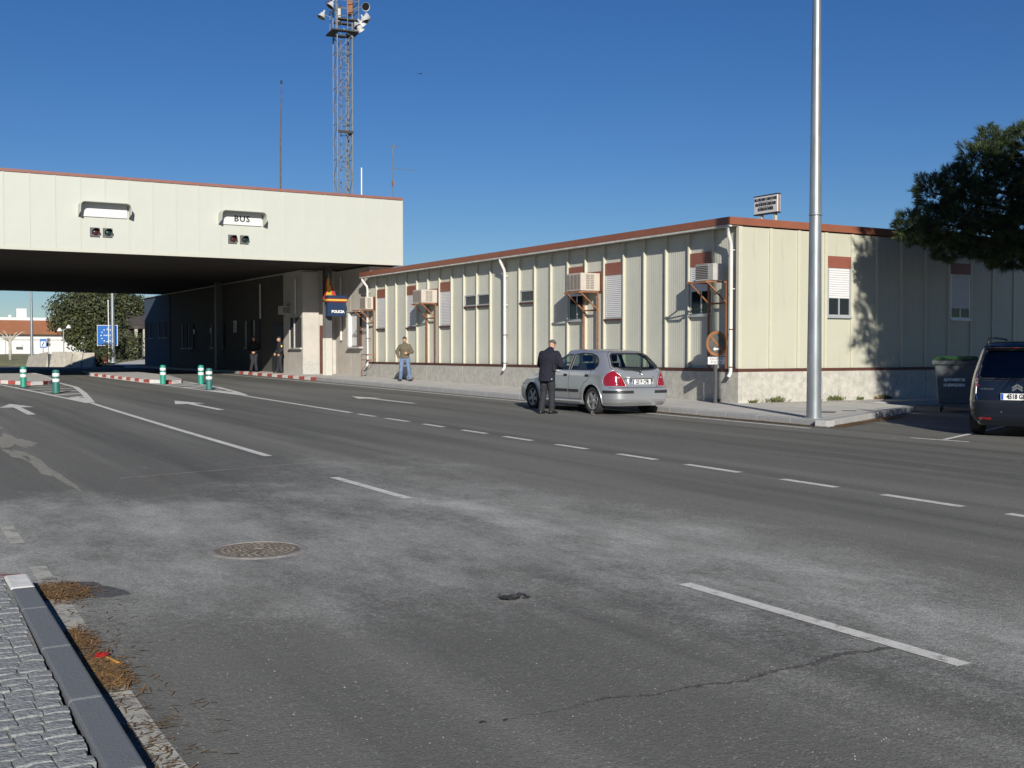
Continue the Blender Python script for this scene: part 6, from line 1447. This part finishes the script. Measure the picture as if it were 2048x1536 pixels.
ds = thing('services_sign', 'small blue and white roadside sign with a black handset symbol', 'sign', (19.2, 133.9, 1.2))
mk('post', MB().tube([(19.2, 134, .9), (19.2, 134, 2.3)], .04, 6), 'galv', ds); S4 = face_mtx((19.2, 133.95, 2.58), (cos(YAW * .4), -sin(YAW * .4), 0), (0, 0, 1))
mk('board', MB().prism([(-.34, -.5), (.34, -.5), (.34, .5), (-.34, .5)], -.03, 0, S4), 'eu_blue', ds); mk('panel', MB().prism([(-.25, -.36), (.25, -.36), (.25, .2), (-.25, .2)], .003, .01, S4), 'white', ds); mk('symbol', MB().prism([(-.14, -.28), (-.04, -.30), (.02, -.12), (.16, .08), (.08, .14), (-.05, -.02), (-.12, -.16)], .012, .018, S4), 'black_text', ds)
for z, nm in ((2.95, 'upper of the two small round signs beside the blue services sign'), (2.45, 'lower of the two small round signs beside the blue services sign')):
    t = thing('round_sign', nm, 'sign', (19.85, 134.6, z)); q4 = face_mtx((19.85, 134.6, z), (1, 0, 0), (0, 0, 1)); mk('disc', MB().lathe([(.28, 0), (.28, .02)], n=20, M4=q4), 'ac_grey', t); mk('rim', MB().lathe([(.17, .021), (.17, .03)], n=20, M4=q4), 'dark_grey', t)
    mk('post', MB().tube([(19.85, 134.66, .9 if z < 2.7 else 2.5), (19.85, 134.66, z)], .03, 6), 'galv', t)
hs = thing('dark_house', 'house coloured dark for shade, half hidden behind the trees right of the border sign', 'house', (27, 129, 1.2))
mk('wall', MB().box(24.6, 33, 129, 140, .8, 4.5), 'dark_wall', hs); mk('roof', MB().add([(24, 128.2, 4.5), (33.5, 128.2, 4.5), (33.5, 134, 6.4), (24, 134, 6.4), (24, 140, 4.5), (33.5, 140, 4.5)], [(0, 1, 2, 3), (3, 2, 5, 4), (0, 3, 4), (1, 5, 2), (0, 4, 5, 1)]), 'dark_wall', hs)
mk('porch_slab', MB().box(27.2, 33, 126.6, 128.9, 4.15, 4.45), 'dark_wall', hs)
for x in (27.4, 28.3): mk('porch_pillar', MB().box(x, x + .32, 126.7, 127.05, 1.0, 4.148), 'old_conc', hs)
mk('door', MB().box(29.1, 29.9, 128.9, 128.998, 1.0, 3.2), 'orange_roof', hs); mk('chimney', MB().box(28.4, 29.2, 133, 133.8, 5.6, 6.9), 'old_conc', hs)

# ---- notices on the office wall
for i, (y, z0, z1, w_, lb) in enumerate(((69.3, 2.75, 3.0, .3, 'small pale notice on the shaded office wall, left of the two'), (65.7, 2.75, 3.02, .3, 'small pale notice on the shaded office wall, right of the two'), (61.0, 2.72, 3.35, .5, 'taller pale notice panel on the shaded office wall'))):
    t = thing('wall_notice', lb, 'notice', (OX - .02, y, z0), group='notices on the office wall'); mk('panel', MB().box(OX - .03, OX - .001, y - w_ / 2, y + w_ / 2, z0, z1), 'shutter', t); mk('print', MB().box(OX - .033, OX - .0305, y - w_ / 3, y + w_ / 3, z0 + .05, z1 - .1), 'ac_grey', t)
t = thing('wall_air_conditioner', 'brownish air conditioner box high on the shaded office wall above the officer', 'air conditioner', (OX - .3, 52.5, 3.6)); mk('casing', MB().box(OX - .42, OX - .005, 52.15, 52.75, 3.45, 3.85), 'ac', t, bevel=.01); mk('grille', MB().box(OX - .40, OX - .05, 52.142, 52.149, 3.5, 3.8), 'ac_grille', t)

# ---- bird
bd_ = thing('bird', 'small dark bird gliding high in the blue sky right of the mast', 'bird', (26.5, 54.5, 16.28)); bc = Vector((26.5, 54.5, 16.28)); rtv = Vector((cos(YAW), -sin(YAW), 0)); aw = Vector((sin(YAW), cos(YAW), 0)); uz = Vector((0, 0, 1))
mk('bird_body', MB().loft([[bc + aw * u + uz * r_ * cos(a) + rtv * r_ * sin(a) for a in np.linspace(0, 2 * pi, 8, endpoint=False)] for u, r_ in ((-.12, .006), (-.05, .022), (.03, .026), (.09, .016), (.13, .004))]), 'black', bd_, smooth=True)
for s_ in (1, -1): mk('wing', MB().add([bc + aw * .06, bc - aw * .04, bc + rtv * s_ * .10 - aw * .05 + uz * .03, bc + rtv * s_ * .17 - aw * .09 + uz * .012, bc + rtv * s_ * .10 + aw * .05 + uz * .035], [(0, 1, 2, 4), (2, 3, 4)]), 'black', bd_)

# ============================================================ SMALL THINGS ON THE GROUND
def weed(x, y, s, label, seed):
    t = thing('weed', label, 'weed', G(x, y, KZ), group='weeds along the annex plinth'); g = np.random.default_rng(seed); n = int(60 * s)
    b = G(x, y, KZ - .005); q = []
    for k in range(n):
        o = Vector((g.normal() * .11 * s, g.normal() * .03, 0)); l = g.uniform(.05, .17) * s ** .5; d = Vector((g.normal() * .6, g.normal() * .5 - .2, 1)).normalized(); w = Vector((g.normal(), g.normal(), 0)).normalized() * .012
        p = b + o; m_ = p + d * l * .6; e = p + d * l + Vector((d.x, d.y, 0)) * l * .4; q += [p - w * .5, p + w * .5, m_ + w * 1.3, e, m_ - w * 1.3]
    V = np.array([v[:] for v in q]); mb = MB(); mb.add(V, [(5 * i, 5 * i + 1, 5 * i + 2, 5 * i + 3, 5 * i + 4) for i in range(n)]); mk('leaves', mb, 'weed' if seed % 3 else 'dry_dk', t)
    mk('stems', MB().tube([b, b + Vector((.01, -.01, .08 * s))], .008, 5), 'weed', t)
PXW = AY - .11
weed(20.35, PXW - .02, .8, 'small low weed at the plinth foot just right of the annex corner', 1)
weed(21.15, PXW, 1.5, 'bushy green weed at the plinth foot between the annex corner and the lamp post', 2)
weed(23.3, PXW, 1.5, 'round green weed at the plinth foot just right of the lamp post', 4)
weed(25.0, PXW, .9, 'brownish low weed at the gable plinth left of the tall small one', 3)
weed(25.3, PXW, 1.1, 'upright green weed at the gable plinth near the tree shadow edge', 5)
weed(24.3, PXW, .6, 'tiny green weed under the gable window at the plinth foot', 7)
weed(AX - .10, 42.6, 1.1, 'brownish weed tuft at the far plinth left of the man in jeans', 6)
weed(AX - .10, 41.6, .8, 'small weed tuft at the far plinth close to the man in jeans', 9)
weed(AX - .10, 23.05, .7, 'low weed at the foot of the round sign', 8)

def litter(name, pts, spread, n, mats, seed, L=(.04, .10), dz=.004, label=None):
    """drift of fallen needles lying flat along pts"""
    g = np.random.default_rng(seed); q = []
    P = [Vector((p[0], p[1], 0)) for p in pts]
    for k in range(n):
        i = g.integers(0, max(1, len(P) - 1)); p = P[i].lerp(P[min(i + 1, len(P) - 1)], g.random()) + Vector((g.normal() * spread[0], g.normal() * spread[1], 0))
        a = g.uniform(0, 2 * pi); l = g.uniform(*L) / 2; d = Vector((cos(a), sin(a), 0)) * l; w = Vector((-sin(a), cos(a), 0)) * .0035; z = zg(p.y) + dz + g.random() * .014; z2 = z + g.normal() * .006
        for e, zz in ((p - d - w, z), (p - d + w, z), (p + d + w, z2), (p + d - w, z2)): q.append((e.x, e.y, max(zz, zg(e.y) + .0025)))
    F = np.arange(len(q)).reshape(-1, 4); return mesh_np(name, np.array(q), F, mats, None, (g.random(len(F)) > .5).astype(int) if len(mats) > 1 else None, kind='stuff')
def tl(o, l): o['label'] = l; o['category'] = 'litter'; return o
tl(litter('needle_litter', [(16.93, 16.6), (16.94, 19), (16.98, 22)], (.05, .3), 2600, ['dry', 'dry_dk'], 1, (.06, .14)), 'drift of orange brown pine needles along the kerb before the lamp post')
tl(litter('needle_litter', [(17.15, 16.38), (19.0, 17.2), (21.0, 18.1)], (.12, .10), 3200, ['dry', 'dry_dk'], 2, (.06, .14)), 'drift of orange brown pine needles round the kerb corner right of the lamp post')
tl(litter('needle_litter', [(1.17, 8.05), (1.30, 7.98)], (.07, .13), 1500, ['dry', 'dry_dk'], 3), 'clump of brown needles beside the dark repair at the near kerb end')
tl(litter('needle_litter', [(1.13, 6.75), (1.14, 6.6)], (.035, .12), 420, ['dry', 'dry_dk'], 4), 'small clump of brown needles on the worn line by the near kerb')
tl(litter('needle_litter', [(1.09, 6.15), (1.13, 5.85)], (.05, .14), 1700, ['dry', 'dry_dk'], 5), 'large clump of brown needles under the red wrapper at the near kerb')
tl(litter('needle_litter', [(1.05, 5.3), (1.0, 4.2)], (.09, .3), 330, ['dry_dk'], 6, (.03, .07)), 'scattered brown needles along the lower end of the near kerb')
tl(litter('needle_litter', [(1.25, 8.1), (1.22, 6.5), (1.12, 4.2)], (.12, .35), 190, ['dry_dk'], 11, (.03, .08)), 'sparse brown needles strewn over the worn line along the whole near kerb')
tl(litter('needle_litter', [(20.5, 21.9), (23.5, 21.6), (25.5, 21.8)], (.5, .25), 900, ['dry', 'dry_dk'], 7, (.05, .12), KZ), 'thin scatter of needles on the gable pavement')
g_ = G(1.16, 6.21)
wr = thing('red_wrapper', 'crumpled red wrapper on the brown needles by the near kerb', 'wrapper', g_)
def crumple(c, sx_, sy_, sz_, seed, n=10, m=6):
    g = np.random.default_rng(seed); mb = MB().ball((0, 0, 0), 1, n, m); mb.v = [(c[0] + v[0] * sx_ * (1 + g.normal() * .22), c[1] + v[1] * sy_ * (1 + g.normal() * .22), max(c[2] + .003, c[2] + sz_ + v[2] * sz_ * (1 + g.normal() * .35))) for v in mb.v]; return mb
mk('foil', crumple(g_ + Vector((0, 0, .012)), .034, .026, .013, 4), 'wrap_red', wr)
os_ = thing('orange_scrap', 'short orange scrap on the needles below the red wrapper', 'litter', G(1.17, 6.02)); mk('scrap', MB().bar(G(1.16, 6.26, .018), G(1.21, 6.05, .02), .014, .006), 'wrap_orange', os_)
os2 = thing('orange_scrap', 'tiny pale orange scrap against the kerb left of the red wrapper', 'litter', G(1.05, 6.0)); mk('scrap', MB().bar(G(1.06, 6.04, .014), G(1.09, 6.0, .016), .012, .006), 'wrap_orange', os2)
ru = thing('torn_rubber', 'black scrap of torn rubber lying in the middle of the near lane', 'litter', G(3.79, 6.38)); rb = G(3.77, 6.38)
mk('scrap', crumple(rb + Vector((-.03, 0, 0)), .075, .05, .013, 6, 14, 6), 'rubber', ru); mk('shred', MB().tube([rb + Vector((.03, .03, .01)), rb + Vector((.07, .05, .022)), rb + Vector((.105, .035, .012)), rb + Vector((.10, .0, .006))], .006, 5), 'rubber', ru); mk('shred', crumple(rb + Vector((.085, -.025, 0)), .03, .014, .006, 9, 10, 5), 'rubber', ru); mk('shred', MB().tube([rb + Vector((-.08, .02, .012)), rb + Vector((-.085, .045, .035))], .006, 5), 'rubber', ru)
cp = thing('cigarette_end', 'tiny dark dropped scrap near the lower middle of the road', 'litter', G(2.42, 4.36)); mk('scrap', crumple(G(2.42, 4.36), .02, .012, .004, 2, 8, 5), 'rubber', cp)
cp2 = thing('cigarette_end', 'tiny dark dropped scrap just right of the similar one in the lower middle road', 'litter', G(2.5, 4.33)); mk('scrap', crumple(G(2.52, 4.335), .012, .009, .004, 3, 8, 5), 'rubber', cp2)
# loose pale grit on the near road
g = np.random.default_rng(17); q = []; F = []
for k in range(800):
    y = 3.2 + 14 * g.random() ** 1.6; x = .11 * y + (1.45 * y) * g.random(); 
    if x < ox(y) + .02 and y < 8.7: continue
    s = g.uniform(.0025, .006); z = zg(y) + .001; a = g.uniform(0, 6.28); b = len(q)
    for k2 in range(4): q.append((x + s * cos(a + k2 * pi / 2), y + s * sin(a + k2 * pi / 2), z))
    q.append((x, y, z + s * .9)); F += [(b, b + 1, b + 4), (b + 1, b + 2, b + 4), (b + 2, b + 3, b + 4), (b + 3, b, b + 4)]
o = mesh_np('grit', np.array(q), np.array(F), ['kerb'], None, kind='stuff'); o['label'] = 'loose pale grit scattered over the near asphalt'; o['category'] = 'grit'
